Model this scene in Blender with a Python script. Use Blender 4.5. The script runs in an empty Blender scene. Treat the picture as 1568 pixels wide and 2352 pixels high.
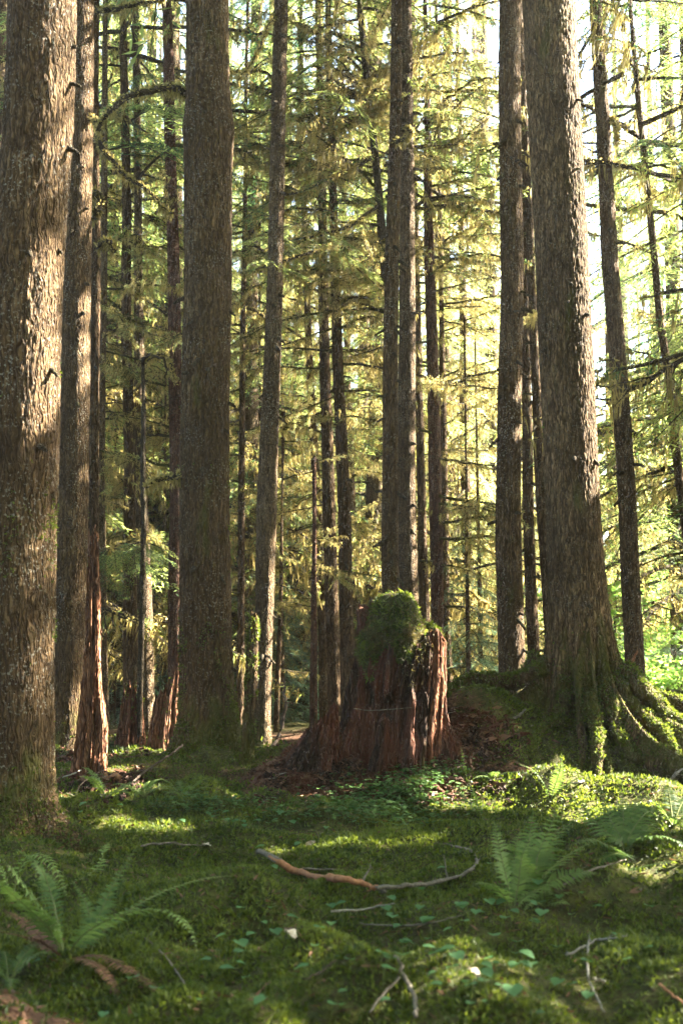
import bpy, math, random
import numpy as np
from math import sin, cos, tan, atan, pi, radians, exp, sqrt

rnd = random.Random(7)
rg = np.random.default_rng(11)
scene = bpy.context.scene
COL = scene.collection

# ------------------------------------------------------------------ camera model
PW, PH, FPX, HORIZON, EYE = 1568.0, 2352.0, 2940.0, 1480.0, 1.35
PITCH = atan((HORIZON - PH / 2) / FPX)
CP, SP = cos(PITCH), sin(PITCH)

def ray(px, py):
    dx = (px - PW / 2) / FPX
    u = (PH / 2 - py) / FPX
    return np.array([dx, CP - u * SP, SP + u * CP])

def at(px, py, Y):
    d = ray(px, py)
    t = Y / d[1]
    return np.array([d[0] * t, Y, EYE + d[2] * t])

def mpp(py, Y):
    """metres covered by one picture unit on the plane at depth Y"""
    d = ray(PW / 2, py)
    return Y / d[1] / FPX

SUN_AZ, SUN_EL = radians(73), radians(36)
SUN = np.array([sin(SUN_AZ) * cos(SUN_EL), cos(SUN_AZ) * cos(SUN_EL), sin(SUN_EL)])

# ------------------------------------------------------------------ noise
def _h(ix, iy, iz, s=0):
    h = (ix.astype(np.int64) * 374761393 + iy.astype(np.int64) * 668265263 + iz.astype(np.int64) * 2147483647 + s * 144665) & 0xFFFFFFFF
    h = ((h ^ (h >> 13)) * 1274126177) & 0xFFFFFFFF
    h = ((h ^ (h >> 15)) * 2246822519) & 0xFFFFFFFF
    return ((h ^ (h >> 16)) & 0xFFFFFF) / float(0xFFFFFF)

def vnoise(p, s=0):
    p = np.asarray(p, float)
    i = np.floor(p).astype(np.int64)
    f = p - i
    f = f * f * (3 - 2 * f)
    r = 0
    for a in (0, 1):
        wa = f[..., 0] if a else 1 - f[..., 0]
        for b in (0, 1):
            wb = f[..., 1] if b else 1 - f[..., 1]
            for c in (0, 1):
                wc = f[..., 2] if c else 1 - f[..., 2]
                r = r + wa * wb * wc * _h(i[..., 0] + a, i[..., 1] + b, i[..., 2] + c, s)
    return r

def fbm(p, o=4, s=0):
    p = np.asarray(p, float)
    r, a, t = 0, 1.0, 0
    for k in range(o):
        r = r + a * vnoise(p * 2 ** k + 17.3 * k, s + k)
        t += a
        a *= 0.5
    return r / t - 0.5

def worley(p, s=0):
    p = np.asarray(p, float)
    i = np.floor(p).astype(np.int64)
    f1 = np.full(p.shape[:-1], 9.0)
    f2 = np.full(p.shape[:-1], 9.0)
    for a in (-1, 0, 1):
        for b in (-1, 0, 1):
            for c in (-1, 0, 1):
                x, y, z = i[..., 0] + a, i[..., 1] + b, i[..., 2] + c
                d = np.sqrt((x + _h(x, y, z, s) - p[..., 0]) ** 2 + (y + _h(x, y, z, s + 1) - p[..., 1]) ** 2 + (z + _h(x, y, z, s + 2) - p[..., 2]) ** 2)
                f2 = np.minimum(f2, np.maximum(f1, d))
                f1 = np.minimum(f1, d)
    return f1, f2

def norm(v):
    return v / np.maximum(np.linalg.norm(v, axis=-1, keepdims=True), 1e-9)

# ------------------------------------------------------------------ ground shape
BUMPS = [  # x, y, sx, sy, h
    (1.25, 13.0, .85, .50, .46), (2.40, 13.45, .75, .60, .42), (3.45, 12.9, .45, .42, .26), (1.5, 12.75, .38, .36, .22), (3.9, 14.2, 1.1, .9, .52), (.5, 12.75, .62, .5, .30),
    (-.25, 12.3, .5, .45, .16), (.35, 12.2, .7, .42, .26), (5.5, 16, 1.5, 1.5, .5), (4.0, 17.2, .9, .8, .45), (2.0, 16.2, .6, .6, .35),
    (-1.2, 12.85, .22, .2, .17), (-2.25, 8.5, .5, .5, .14), (-1.75, 8.9, .35, .3, .12), (-1.65, 13.3, .45, .45, .14),
    (-.48, 6.5, .40, .30, .22), (1.28, 10.7, .62, .22, .27), (.75, 10.5, .3, .25, .12), (1.75, 6.8, .55, .40, .28), (-1.35, 8.0, .3, .3, .10),
    (.55, 5.0, .45, .3, .06), (.1, 8.6, .6, .35, .07), (.75, 7.4, .45, .4, -.08), (-1.0, 4.75, .4, .4, -.07), (-1.05, 5.6, .35, .25, .08), (2.6, 10.4, .5, .4, .12),
    (.2, 11.2, .8, .35, -.10), (-.55, 9.6, .7, .3, .06), (1.1, 6.0, .3, .2, .06), (-.1, 5.3, .3, .2, .05), (.25, 7.0, .25, .15, -.05), (2.2, 8.6, .6, .35, .10),
    (-2.9, 14.4, .5, .5, .10), (-2.5, 17.0, .5, .5, .15), (-2.05, 15.8, .5, .4, .12)]

def ground_exact(x, y, detail=True):
    x = np.asarray(x, float)
    y = np.asarray(y, float)
    z = np.zeros(np.broadcast(x, y).shape)
    for bx, by, sx, sy, h in BUMPS:
        z = z + h * np.exp(-((x - bx) / sx) ** 2 / 2 - ((y - by) / sy) ** 2 / 2)
    p = np.stack(np.broadcast_arrays(x, y, np.zeros(z.shape)), -1)
    near = 1 / (1 + np.exp((y - 26) / 3))
    z = z + .10 * fbm(p * .9, 2, 3)
    f1, f2 = worley(np.stack([p[..., 0] * 1.25 + .5 * fbm(p * 2, 2, 41), p[..., 1] * 1.5, p[..., 2]], -1), 43)
    z = z + .24 * np.clip(1 - f1 * 1.3, 0, 1) ** 1.2 / (1 + np.exp((y - 18) / 2)) - .03
    if detail:
        z = z + near * (.15 * fbm(p * 2.3, 3, 5))
    r = np.sqrt(x * x + y * y)
    z = z + .0004 * np.maximum(r - 30, 0) ** 1.5 * (fbm(p * .02, 2, 9) + .3)
    return z

_GX, _GY, _GS = -11.0, 2.0, .03
_gx, _gy = np.meshgrid(np.arange(_GX, 11.01, _GS), np.arange(_GY, 24.01, _GS))
GTAB = ground_exact(_gx, _gy)
def ground(x, y):
    """ground height: bilinear look-up near the camera, exact far away"""
    x, y = np.broadcast_arrays(np.asarray(x, float), np.asarray(y, float))
    u, v = (x - _GX) / _GS, (y - _GY) / _GS
    ins = (u >= 0) & (v >= 0) & (u < GTAB.shape[1] - 1.001) & (v < GTAB.shape[0] - 1.001)
    uc, vc = np.clip(u, 0, GTAB.shape[1] - 1.001), np.clip(v, 0, GTAB.shape[0] - 1.001)
    i, j = uc.astype(int), vc.astype(int)
    f, h = uc - i, vc - j
    z = (GTAB[j, i] * (1 - f) + GTAB[j, i + 1] * f) * (1 - h) + (GTAB[j + 1, i] * (1 - f) + GTAB[j + 1, i + 1] * f) * h
    if not ins.all():
        z = z.copy()
        z[~ins] = ground_exact(x[~ins], y[~ins])
    return z

def gz(x, y):
    return float(ground(np.array([x]), np.array([y]))[0])

def on_ground(px, py, lift=0.0):
    """where the view ray through a picture point first meets the ground"""
    d = ray(px, py)
    t0, t1 = 3.0, 60.0
    for n in (160, 60, 40):
        t = np.linspace(t0, t1, n)
        below = EYE + d[2] * t < ground(d[0] * t, d[1] * t)
        i = int(np.argmax(below)) if below.any() else n - 1
        t0, t1 = t[max(i - 1, 0)], t[i]
    p = d * t1
    return np.array([p[0], p[1], gz(p[0], p[1]) + lift])

# ------------------------------------------------------------------ node helpers
class NT:
    def __init__(self, name):
        self.m = bpy.data.materials.new(name)
        self.m.use_nodes = True
        self.t = self.m.node_tree
        self.t.nodes.clear()
        self.out = self.t.nodes.new("ShaderNodeOutputMaterial")
    def n(self, typ, ins=None, **kw):
        nd = self.t.nodes.new(typ)
        for k, v in kw.items():
            setattr(nd, k, v)
        for k, v in (ins or {}).items():
            s = nd.inputs[k]
            if isinstance(v, bpy.types.NodeSocket):
                self.t.links.new(v, s)
            else:
                s.default_value = v
        return nd
    def math(self, op, a, b=0.0, c=0.0, clamp=False):
        nd = self.n("ShaderNodeMath", {0: a, 1: b, 2: c}, operation=op, use_clamp=clamp)
        return nd.outputs[0]
    def mix(self, f, a, b, blend='MIX'):
        nd = self.t.nodes.new("ShaderNodeMix")
        nd.data_type = 'RGBA'
        nd.blend_type = blend
        for s, v in ((nd.inputs[0], f), (nd.inputs[6], a), (nd.inputs[7], b)):
            if isinstance(v, bpy.types.NodeSocket):
                self.t.links.new(v, s)
            else:
                s.default_value = v if not isinstance(v, tuple) or len(v) == 4 else (*v, 1)
        return nd.outputs[2]
    def ramp(self, f, a, b, lo=0.0, hi=1.0):
        nd = self.n("ShaderNodeMapRange", {"Value": f, "From Min": a, "From Max": b, "To Min": lo, "To Max": hi}, interpolation_type='SMOOTHSTEP')
        return nd.outputs[0]
    def noise(self, vec, scale, detail=3, rough=.55):
        return self.n("ShaderNodeTexNoise", {"Vector": vec, "Scale": scale, "Detail": detail, "Roughness": rough}).outputs[0]
    def mapping(self, vec, scale):
        return self.n("ShaderNodeMapping", {"Vector": vec, "Scale": scale}).outputs[0]
    def bsdf(self, color, rough=.9, bump=None, trans=0.0, tcol=None, spec=.2):
        b = self.n("ShaderNodeBsdfPrincipled", {"Base Color": color if isinstance(color, bpy.types.NodeSocket) else (*color, 1), "Roughness": rough, "Specular IOR Level": spec})
        if bump is not None:
            self.t.links.new(bump, b.inputs["Normal"])
        res = b.outputs[0]
        if trans > 0:
            tr = self.n("ShaderNodeBsdfTranslucent", {"Color": tcol if isinstance(tcol, bpy.types.NodeSocket) else (*tcol, 1)})
            res = self.n("ShaderNodeMixShader", {0: trans, 1: res, 2: tr.outputs[0]}).outputs[0]
        self.t.links.new(res, self.out.inputs[0])
        return self.m

def bark_material(name, dark, mid, light, lichen=.35, moss=.3, moss_h=1.0, scale=1.0, stretch=.17, moss_side=0.0, redness=None):
    T = NT(name)
    co = T.n("ShaderNodeTexCoord").outputs["Object"]
    sep = T.n("ShaderNodeSeparateXYZ", {0: co})
    oi = T.n("ShaderNodeObjectInfo").outputs["Random"]
    off = T.n("ShaderNodeVectorMath", {0: co, 1: T.n("ShaderNodeCombineXYZ", {0: T.math('MULTIPLY', oi, 37.0), 1: 0.0, 2: T.math('MULTIPLY', oi, 91.0)}).outputs[0]}, operation='ADD').outputs[0]
    w1 = T.n("ShaderNodeTexNoise", {"Vector": T.mapping(off, (1, 1, .5)), "Scale": 11.0 * scale, "Detail": 2})
    warp = T.n("ShaderNodeVectorMath", {0: w1.outputs[1], 1: (.09 / scale,) * 3}, operation='MULTIPLY').outputs[0]
    p = T.n("ShaderNodeVectorMath", {0: off, 1: warp}, operation='ADD').outputs[0]
    pm = T.mapping(p, (1, 1, stretch))
    vo = T.n("ShaderNodeTexVoronoi", {"Vector": pm, "Scale": 40.0 * scale}, feature='DISTANCE_TO_EDGE').outputs[0]
    vc = T.n("ShaderNodeTexVoronoi", {"Vector": pm, "Scale": 40.0 * scale}, feature='F1').outputs["Color"]
    vv = T.n("ShaderNodeSeparateColor", {0: vc}).outputs[0]
    crack = T.ramp(vo, .0, .30)
    fur = T.ramp(T.n('ShaderNodeTexVoronoi', {'Vector': T.mapping(p, (1, 1, .09)), 'Scale': 17.0 * scale}, feature='DISTANCE_TO_EDGE').outputs[0], .0, .16)
    fib = T.noise(T.mapping(off, (1, 1, .12)), 70 * scale, 3, .7)
    big = T.noise(T.mapping(off, (1, 1, .35)), 2.2, 3)
    c = T.mix(T.ramp(T.math('ADD', T.math('MULTIPLY', vv, .38), T.math('MULTIPLY', fib, .75)), .25, .85), mid, light)
    c = T.mix(T.ramp(big, .35, .65), c, T.mix(.7, c, T.mix(.35, mid, dark)))
    c = T.mix(T.math('MULTIPLY', T.math('SUBTRACT', 1.0, crack), .6), c, dark)
    c = T.mix(T.math('MULTIPLY', T.math('SUBTRACT', 1.0, fur), .75), c, dark)
    if redness is not None:
        rn = T.noise(T.mapping(off, (1, 1, .2)), 4.0, 3)
        c = T.mix(T.ramp(rn, .42, .62), c, redness)
    fl = T.noise(off, 42 * scale, 2, .5)
    bl = T.noise(off, 3.2, 3)
    lm = T.math('MULTIPLY', T.ramp(fl, .56, .68), T.ramp(bl, .38, .66))
    c = T.mix(T.math('MULTIPLY', lm, lichen), c, (.34, .33, .27))
    mn = T.noise(T.mapping(off, (1, 1, .3)), 3.1, 5, .65)
    low = T.ramp(sep.outputs[2], 0.0, moss_h, 1.0, 0.0)
    side = T.math('MULTIPLY', T.n("ShaderNodeSeparateXYZ", {0: T.n("ShaderNodeNewGeometry").outputs["Normal"]}).outputs[0], -moss_side)
    mf = T.ramp(T.math('ADD', T.math('ADD', mn, T.math('MULTIPLY', low, .2)), side), .72 - moss * .3, .90 - moss * .3)
    mc = T.mix(T.noise(off, 25, 3), (.025, .032, .006), (.10, .095, .02))
    c = T.mix(T.math('MULTIPLY', mf, .85), c, mc)
    hgt = T.math('ADD', T.math('MULTIPLY', crack, 1.0), T.math('MULTIPLY', fib, .55))
    hgt = T.math('ADD', T.math('ADD', hgt, T.math('MULTIPLY', mn, .4)), T.math('MULTIPLY', fur, .9))
    bp = T.n("ShaderNodeBump", {"Strength": .9, "Distance": .022 / scale, "Height": hgt}).outputs[0]
    return T.bsdf(c, .92, bp, spec=.12)

def foliage_material(name, c1, c2, t1, t2, trans=.45, vary=.25, brown=0.0):
    T = NT(name)
    r = T.n("ShaderNodeNewGeometry").outputs["Random Per Island"]
    oi = T.n("ShaderNodeObjectInfo").outputs["Random"]
    pos = T.n("ShaderNodeNewGeometry").outputs["Position"]
    clump = T.noise(pos, .9, 2)
    f = T.math('ADD', T.math('MULTIPLY', r, .55), T.math('MULTIPLY', clump, .75), 0)
    f = T.ramp(T.math('ADD', f, T.math('MULTIPLY', T.math('SUBTRACT', oi, .5), vary * 2)), .25, .95)
    a = T.mix(f, c1, c2)
    b = T.mix(f, t1, t2)
    if brown:
        bn = T.ramp(T.noise(pos, .55, 2), .52, .66)
        bn = T.math('MULTIPLY', bn, brown)
        a = T.mix(bn, a, (.13, .085, .04))
        b = T.mix(bn, b, (.30, .20, .09))
    return T.bsdf(a, .6, None, trans, b, spec=.25)

def simple_material(name, c1, c2, scale=12, stretch=(1, 1, 1), bump=.01, rough=.9):
    T = NT(name)
    co = T.mapping(T.n("ShaderNodeTexCoord").outputs["Object"], stretch)
    n1 = T.noise(co, scale, 5, .65)
    n2 = T.noise(co, scale * 3.7, 3, .6)
    c = T.mix(T.ramp(T.math('ADD', T.math('MULTIPLY', n1, .7), T.math('MULTIPLY', n2, .3)), .3, .7), c1, c2)
    bp = T.n("ShaderNodeBump", {"Strength": .8, "Distance": bump, "Height": T.math('ADD', n1, T.math('MULTIPLY', n2, .4))}).outputs[0]
    return T.bsdf(c, rough, bp, spec=.15)

M = {}
M['spruce'] = bark_material('spruce_bark', (0.0260, 0.0148, 0.0064), (0.0820, 0.0488, 0.0202), (0.1850, 0.1219, 0.0607), .50, .36, 1.1, 1.25)
M['spruce_mossy'] = bark_material('mossy_spruce_bark', (0.0240, 0.0138, 0.0055), (0.0740, 0.0456, 0.0184), (0.1580, 0.1039, 0.0497), .36, .52, 1.4, 1.2)
M['sunny'] = bark_material('sun_brightened_spruce_bark', (0.0240, 0.0148, 0.0064), (0.0850, 0.0519, 0.0221), (0.2700, 0.1823, 0.0966), .24, .50, 1.3, 1.25)  # light tone raised so the giant's sunlit flank looks brighter
M['hemlock'] = bark_material('hemlock_bark', (0.0260, 0.0148, 0.0064), (0.0950, 0.0562, 0.0258), (0.1800, 0.1198, 0.0626), .30, .30, .9, 1.0, .15)
M['slim'] = bark_material('slim_tree_bark', (0.0280, 0.0170, 0.0083), (0.1150, 0.0742, 0.0377), (0.2300, 0.1643, 0.0920), .5, .28, .8, 1.45, .35)
M['redbark'] = bark_material('reddish_bark', (.026, .012, .007), (.110, .052, .030), (.18, .098, .062), .35, .22, .8, 1.4, .3)
M['rot'] = bark_material('rotten_red_wood', (.022, .009, .004), (.150, .056, .026), (.34, .155, .085), .08, -.3, .3, .95, .07)
M['rotsunlit'] = bark_material('sun_brightened_rot', (.030, .011, .005), (.21, .085, .040), (.46, .24, .14), .08, -.3, .3, .95, .07)  # paler copy of the red rot, sunlight put into its colour
M['rotdark'] = bark_material('weathered_rotten_wood', (.010, .006, .004), (.048, .027, .018), (.105, .062, .043), .15, -.2, .45, 1.0, .06, redness=(.085, .033, .019))
M['needles'] = foliage_material('conifer_needles', (.015, .042, .024), (.075, .115, .034), (.05, .14, .050), (.50, .58, .15), .54, .3, .0)
M['needles_brown'] = foliage_material('old_conifer_needles', (.022, .052, .026), (.13, .155, .050), (.10, .18, .055), (.66, .68, .24), .54, .3, .35)
M['needles_teal'] = foliage_material('young_hemlock_needles', (.035, .080, .055), (.090, .150, .090), (.08, .19, .12), (.26, .40, .20), .45, .3)
M['maple'] = foliage_material('maple_leaves', (.07, .14, .03), (.12, .22, .05), (.22, .42, .06), (.42, .60, .13), .5, .2)
M['drape'] = foliage_material('hanging_moss', (.075, .070, .018), (.20, .17, .06), (.25, .21, .05), (.70, .56, .20), .45, .25)
M['moss'] = foliage_material('cushion_moss', (.018, .036, .005), (.074, .098, .011), (.045, .08, .008), (.21, .26, .025), .33, .0)
M['drape_dull'] = foliage_material('dull_moss', (.05, .042, .014), (.12, .10, .035), (.10, .08, .02), (.22, .18, .06), .3, .25)
M['mossbed'] = simple_material('moss_bed', (.018, .020, .006), (.05, .05, .014), 18, (1, 1, 1), .03)
M['limb'] = bark_material('limb_bark', (0.0180, 0.0127, 0.0074), (0.0600, 0.0456, 0.0258), (0.1200, 0.0933, 0.0570), .3, .55, .1, 2.0, .3)
M['fern'] = foliage_material('fern_green', (.028, .060, .011), (.055, .095, .018), (.11, .20, .03), (.22, .34, .06), .4, .2)
M['fern_pale'] = foliage_material('fern_pale_green', (.065, .115, .025), (.105, .160, .038), (.15, .25, .04), (.24, .36, .08), .35, .2)
M['fern_dead'] = foliage_material('dead_fern', (.060, .028, .014), (.13, .066, .034), (.09, .04, .02), (.16, .08, .036), .22, .2)
M['cover'] = foliage_material('low_cover_green', (.025, .062, .014), (.05, .10, .022), (.06, .14, .02), (.12, .22, .04), .3, .3)
M['herb'] = foliage_material('heart_leaf_green', (.03, .085, .03), (.055, .13, .045), (.09, .22, .05), (.16, .30, .09), .35, .3)
M['stemgreen'] = simple_material('plant_stem', (.06, .09, .025), (.13, .14, .05), 30)
M['twig'] = simple_material('grey_twig_bark', (.045, .036, .026), (.16, .14, .105), 40, (1, 1, 1), .004)
M['twig_dark'] = simple_material('dark_twig_bark', (.035, .025, .018), (.085, .062, .045), 40, (1, 1, 1), .004)
M['twig_white'] = simple_material('bleached_twig', (.10, .088, .068), (.25, .23, .185), 50, (1, 1, 1), .003)
M['twig_orange'] = simple_material('peeled_orange_wood', (.15, .062, .028), (.31, .155, .08), 35, (1, 1, 1), .004)
M['leaf_pale'] = simple_material('dry_pale_leaf', (.32, .25, .17), (.55, .48, .38), 60, (1, 1, 1), .002)

def ground_material():
    T = NT('forest_floor')
    co = T.n("ShaderNodeTexCoord").outputs["Object"]
    n1 = T.noise(co, 1.3, 4)
    n2 = T.noise(co, 9, 4)
    n3 = T.noise(co, 60, 3)
    c = T.mix(T.ramp(n2, .35, .65), (.022, .028, .007), (.060, .062, .014))
    c = T.mix(T.ramp(n3, .45, .7), c, (.030, .020, .010))
    att = T.n("ShaderNodeAttribute", attribute_name='litter').outputs["Fac"]
    lit = T.mix(T.ramp(T.noise(co, 38, 4, .7), .35, .65), (.035, .017, .010), (.125, .068, .040))
    c = T.mix(T.ramp(T.math('ADD', att, T.math('MULTIPLY', T.math('SUBTRACT', n2, .5), .9)), .35, .6), c, lit)
    c = T.mix(T.ramp(n1, .62, .75), c, (.045, .03, .016))
    bp = T.n("ShaderNodeBump", {"Strength": 1.0, "Distance": .03, "Height": T.math('ADD', n2, T.math('MULTIPLY', n3, .6))}).outputs[0]
    return T.bsdf(c, .95, bp, spec=.1)
M['ground'] = ground_material()

# ------------------------------------------------------------------ objects
def empty(name, loc, label, cat, group=None):
    o = bpy.data.objects.new(name, None)
    o.location = loc
    o.empty_display_size = .2
    COL.objects.link(o)
    o['label'] = label
    o['category'] = cat
    if group:
        o['group'] = group
    return o

def link(name, mesh, parent=None, loc=None, rot=None, scale=None):
    o = bpy.data.objects.new(name, mesh)
    COL.objects.link(o)
    if parent:
        o.parent = parent
    if loc is not None:
        o.location = loc
    if rot is not None:
        o.rotation_euler = rot
    if scale is not None:
        o.scale = scale
    return o

def grid_mesh(name, V, mats, wrap=True, smooth=True, matidx=None):
    """V (rows, cols, 3)"""
    R, Cn = V.shape[:2]
    me = bpy.data.meshes.new(name)
    cols = Cn if wrap else Cn - 1
    i, j = np.meshgrid(np.arange(R - 1), np.arange(cols), indexing='ij')
    j2 = (j + 1) % Cn
    F = np.stack([i * Cn + j, i * Cn + j2, (i + 1) * Cn + j2, (i + 1) * Cn + j], -1).reshape(-1, 4)
    fill(me, V.reshape(-1, 3), F, smooth)
    for m in mats:
        me.materials.append(m)
    if matidx is not None:
        me.polygons.foreach_set('material_index', np.asarray(matidx, np.int32).ravel())
    return me

def fill(me, V, F, smooth=False):
    n, k = F.shape
    me.vertices.add(len(V))
    me.vertices.foreach_set('co', np.ascontiguousarray(V, np.float32).ravel())
    me.loops.add(n * k)
    me.loops.foreach_set('vertex_index', np.ascontiguousarray(F, np.int32).ravel())
    me.polygons.add(n)
    me.polygons.foreach_set('loop_start', np.arange(0, n * k, k, dtype=np.int32))
    me.polygons.foreach_set('loop_total', np.full(n, k, np.int32))
    if smooth:
        me.polygons.foreach_set('use_smooth', np.ones(n, bool))
    me.update(calc_edges=True)

def soup_mesh(name, parts, mats):
    """parts: list of (quads (n,4,3), material index)"""
    parts = [(q, m) for q, m in parts if len(q)]
    V = np.concatenate([q for q, m in parts]).reshape(-1, 3)
    mi = np.concatenate([np.full(len(q), m, np.int32) for q, m in parts])
    me = bpy.data.meshes.new(name)
    fill(me, V, np.arange(len(V)).reshape(-1, 4))
    for m in mats:
        me.materials.append(m)
    me.polygons.foreach_set('material_index', mi)
    return me

def leafq(c, d, n, L, W):
    """diamond leaves: centre c, direction d, normal n"""
    d = norm(d)
    s = norm(np.cross(d, n))
    L = np.asarray(L)[:, None] / 2
    W = np.asarray(W)[:, None] / 2
    return np.stack([c - d * L, c + s * W - d * L * .15, c + d * L, c - s * W - d * L * .15], 1)

def tube(pts, rads, k=5):
    pts = np.asarray(pts, float)
    rads = np.asarray(rads, float)
    t = norm(np.gradient(pts, axis=0))
    ref = np.where(np.abs(t[:, 2:3]) > .85, np.array([[1., 0, 0]]), np.array([[0., 0, 1]]))
    a = norm(np.cross(t, ref))
    b = np.cross(t, a)
    th = np.arange(k) * 2 * pi / k
    ring = pts[:, None] + rads[:, None, None] * (a[:, None] * np.cos(th)[None, :, None] + b[:, None] * np.sin(th)[None, :, None])
    nx = np.roll(ring, -1, 1)
    return np.stack([ring[:-1], nx[:-1], nx[1:], ring[1:]], 2).reshape(-1, 4, 3)

def tube_grid(pts, rads, k=8, rough=0.0, seed=0):
    pts = np.asarray(pts, float)
    rads = np.asarray(rads, float)
    t = norm(np.gradient(pts, axis=0))
    ref = np.where(np.abs(t[:, 2:3]) > .85, np.array([[1., 0, 0]]), np.array([[0., 0, 1]]))
    a = norm(np.cross(t, ref))
    b = np.cross(t, a)
    th = np.arange(k) * 2 * pi / k
    dirs = a[:, None] * np.cos(th)[None, :, None] + b[:, None] * np.sin(th)[None, :, None]
    r = np.repeat(rads[:, None], k, 1)
    if rough:
        r = r * (1 + rough * 2 * fbm((pts[:, None] + dirs * r[..., None]) * 9, 3, seed))
    V = pts[:, None] + r[..., None] * dirs
    V = np.concatenate([np.repeat(pts[:1, None], k, 1), V, np.repeat(pts[-1:, None], k, 1)], 0)
    return V

def spline(P, n):
    """Catmull-Rom through P (k, d)"""
    P = np.asarray(P, float)
    k = len(P)
    if k == 2:
        u = np.linspace(0, 1, n)[:, None]
        return P[0] * (1 - u) + P[1] * u
    Q = np.vstack([2 * P[0] - P[1], P, 2 * P[-1] - P[-2]])
    u = np.linspace(0, k - 1 - 1e-9, n)
    i = u.astype(int)
    f = (u - i)[:, None]
    a, b, c, d = Q[i], Q[i + 1], Q[i + 2], Q[i + 3]
    return .5 * (2 * b + (c - a) * f + (2 * a - 5 * b + 4 * c - d) * f ** 2 + (3 * b - a - 3 * c + d) * f ** 3)

# ------------------------------------------------------------------ trunks
def column_grid(keys, Y, zbot, ztop, dz, seg, rough=.02, bark=.012, seed=0, lobes=(), top_h=None, topfn=None, holes=(), plate=(28, 6), groove=0, wander=.0, bx=0.0, base=0.0, oval=1.0, lobe_floor=-.12):
    """an upright lumpy column through picture keys (py, cx, half width) at depth Y;
       local frame: origin at (bx, Y, base)"""
    kz = np.array([at(c, py, Y)[2] for py, c, h in keys])
    kx = np.array([at(c, py, Y)[0] for py, c, h in keys])
    kr = np.array([h * mpp(py, Y) for py, c, h in keys])
    o = np.argsort(kz)
    kz, kx, kr = kz[o], kx[o], kr[o]
    if top_h:
        sl = (kx[-1] - kx[-3 if len(kx) > 2 else 0]) / (kz[-1] - kz[-3 if len(kz) > 2 else 0])
        sl = max(-.05, min(.05, sl))
        kz = np.append(kz, top_h)
        kx = np.append(kx, kx[-1] + sl * (top_h - kz[-2]) * .7)
        kr = np.append(kr, .03)
    zs = np.arange(zbot, ztop, dz)
    if top_h:
        zs = np.concatenate([zs, np.arange(ztop, top_h, .6), [top_h]])
    th = np.linspace(0, 2 * pi, seg, endpoint=False)
    if topfn is None:
        Z = np.repeat(zs[:, None], seg, 1)
    else:
        u = (zs - zs[0]) / (zs[-1] - zs[0])
        T = topfn(th)
        Z = zs[0] + u[:, None] * (T[None] - zs[0])
    zz = np.clip(Z, kz[0], kz[-1])
    # smooth interpolation of the axis
    X = np.interp(zz, kz, kx)
    Rr = np.interp(zz, kz, kr)
    TH = np.repeat(th[None], len(zs), 0)
    cs, sn = np.cos(TH), np.sin(TH)
    H = Z - base
    for ang, amp, s, w in lobes:
        wb = fbm(np.stack([H * 1.9 + ang * 7, H * 0, H * 0], -1), 3, seed + 31)
        d = (TH - ang + .30 * wb * np.clip(1 - H, 0, 1) + pi) % (2 * pi) - pi
        ww = (1 + .7 * wb) * w * (1 + .8 * np.clip(H, 0, 1.5))
        Rr = Rr + amp * np.exp(-np.maximum(H, lobe_floor) / s) * np.exp(-(d / ww) ** 2)
    P = np.stack([X + Rr * cs, Y + Rr * sn, Z], -1)
    q = np.stack([cs * Rr.mean() * 3, sn * Rr.mean() * 3, Z], -1) + seed * 3.1
    Rr = Rr * (1 + rough * 4 * fbm(q * np.array([1, 1, .8]), 3, seed))
    if bark:
        pb = (P + seed * 1.7) * np.array([plate[0], plate[0], plate[1]])
        pb = pb + 1.2 * np.stack([fbm(P * 9 + 3, 2, seed + 4), fbm(P * 9 + 9, 2, seed + 5), fbm(P * 9 + 5, 2, seed + 6)], -1)
        f1, f2 = worley(pb, seed)
        Rr = Rr + bark * (np.clip((f2 - f1) * 2.2, 0, 1) - .6) + bark * .8 * fbm(P * np.array([40, 40, 8]), 2, seed + 2)
    if groove:
        g = fbm(np.stack([cs * 5, sn * 5, Z * .55 + seed], -1) * 1.6, 4, seed + 8)
        Rr = Rr + groove * (np.minimum(g * 3.2, .35) - .1)
    if groove:
        g = fbm(np.stack([cs * 24, sn * 24, Z * 1.3 + seed], -1), 3, seed + 18)
        Rr = Rr + groove * .45 * np.minimum(g * 2.4, .3)
    for ang, hz, dep, wa, wz in holes:
        d = (TH - ang + pi) % (2 * pi) - pi
        Rr = Rr - dep * np.exp(-(d / wa) ** 2 - ((H - hz) / wz) ** 2)
    Rr = np.maximum(Rr, .012)
    wob = wander * np.stack([fbm(np.stack([Z * .5 + seed, Z * 0, Z * 0], -1), 2, seed), fbm(np.stack([Z * .5 + seed, Z * 0 + 5, Z * 0], -1), 2, seed)], -1)
    return np.stack([X + Rr * cs + wob[..., 0] - bx, Rr * sn * oval + wob[..., 1], Z - base], -1)

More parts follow.
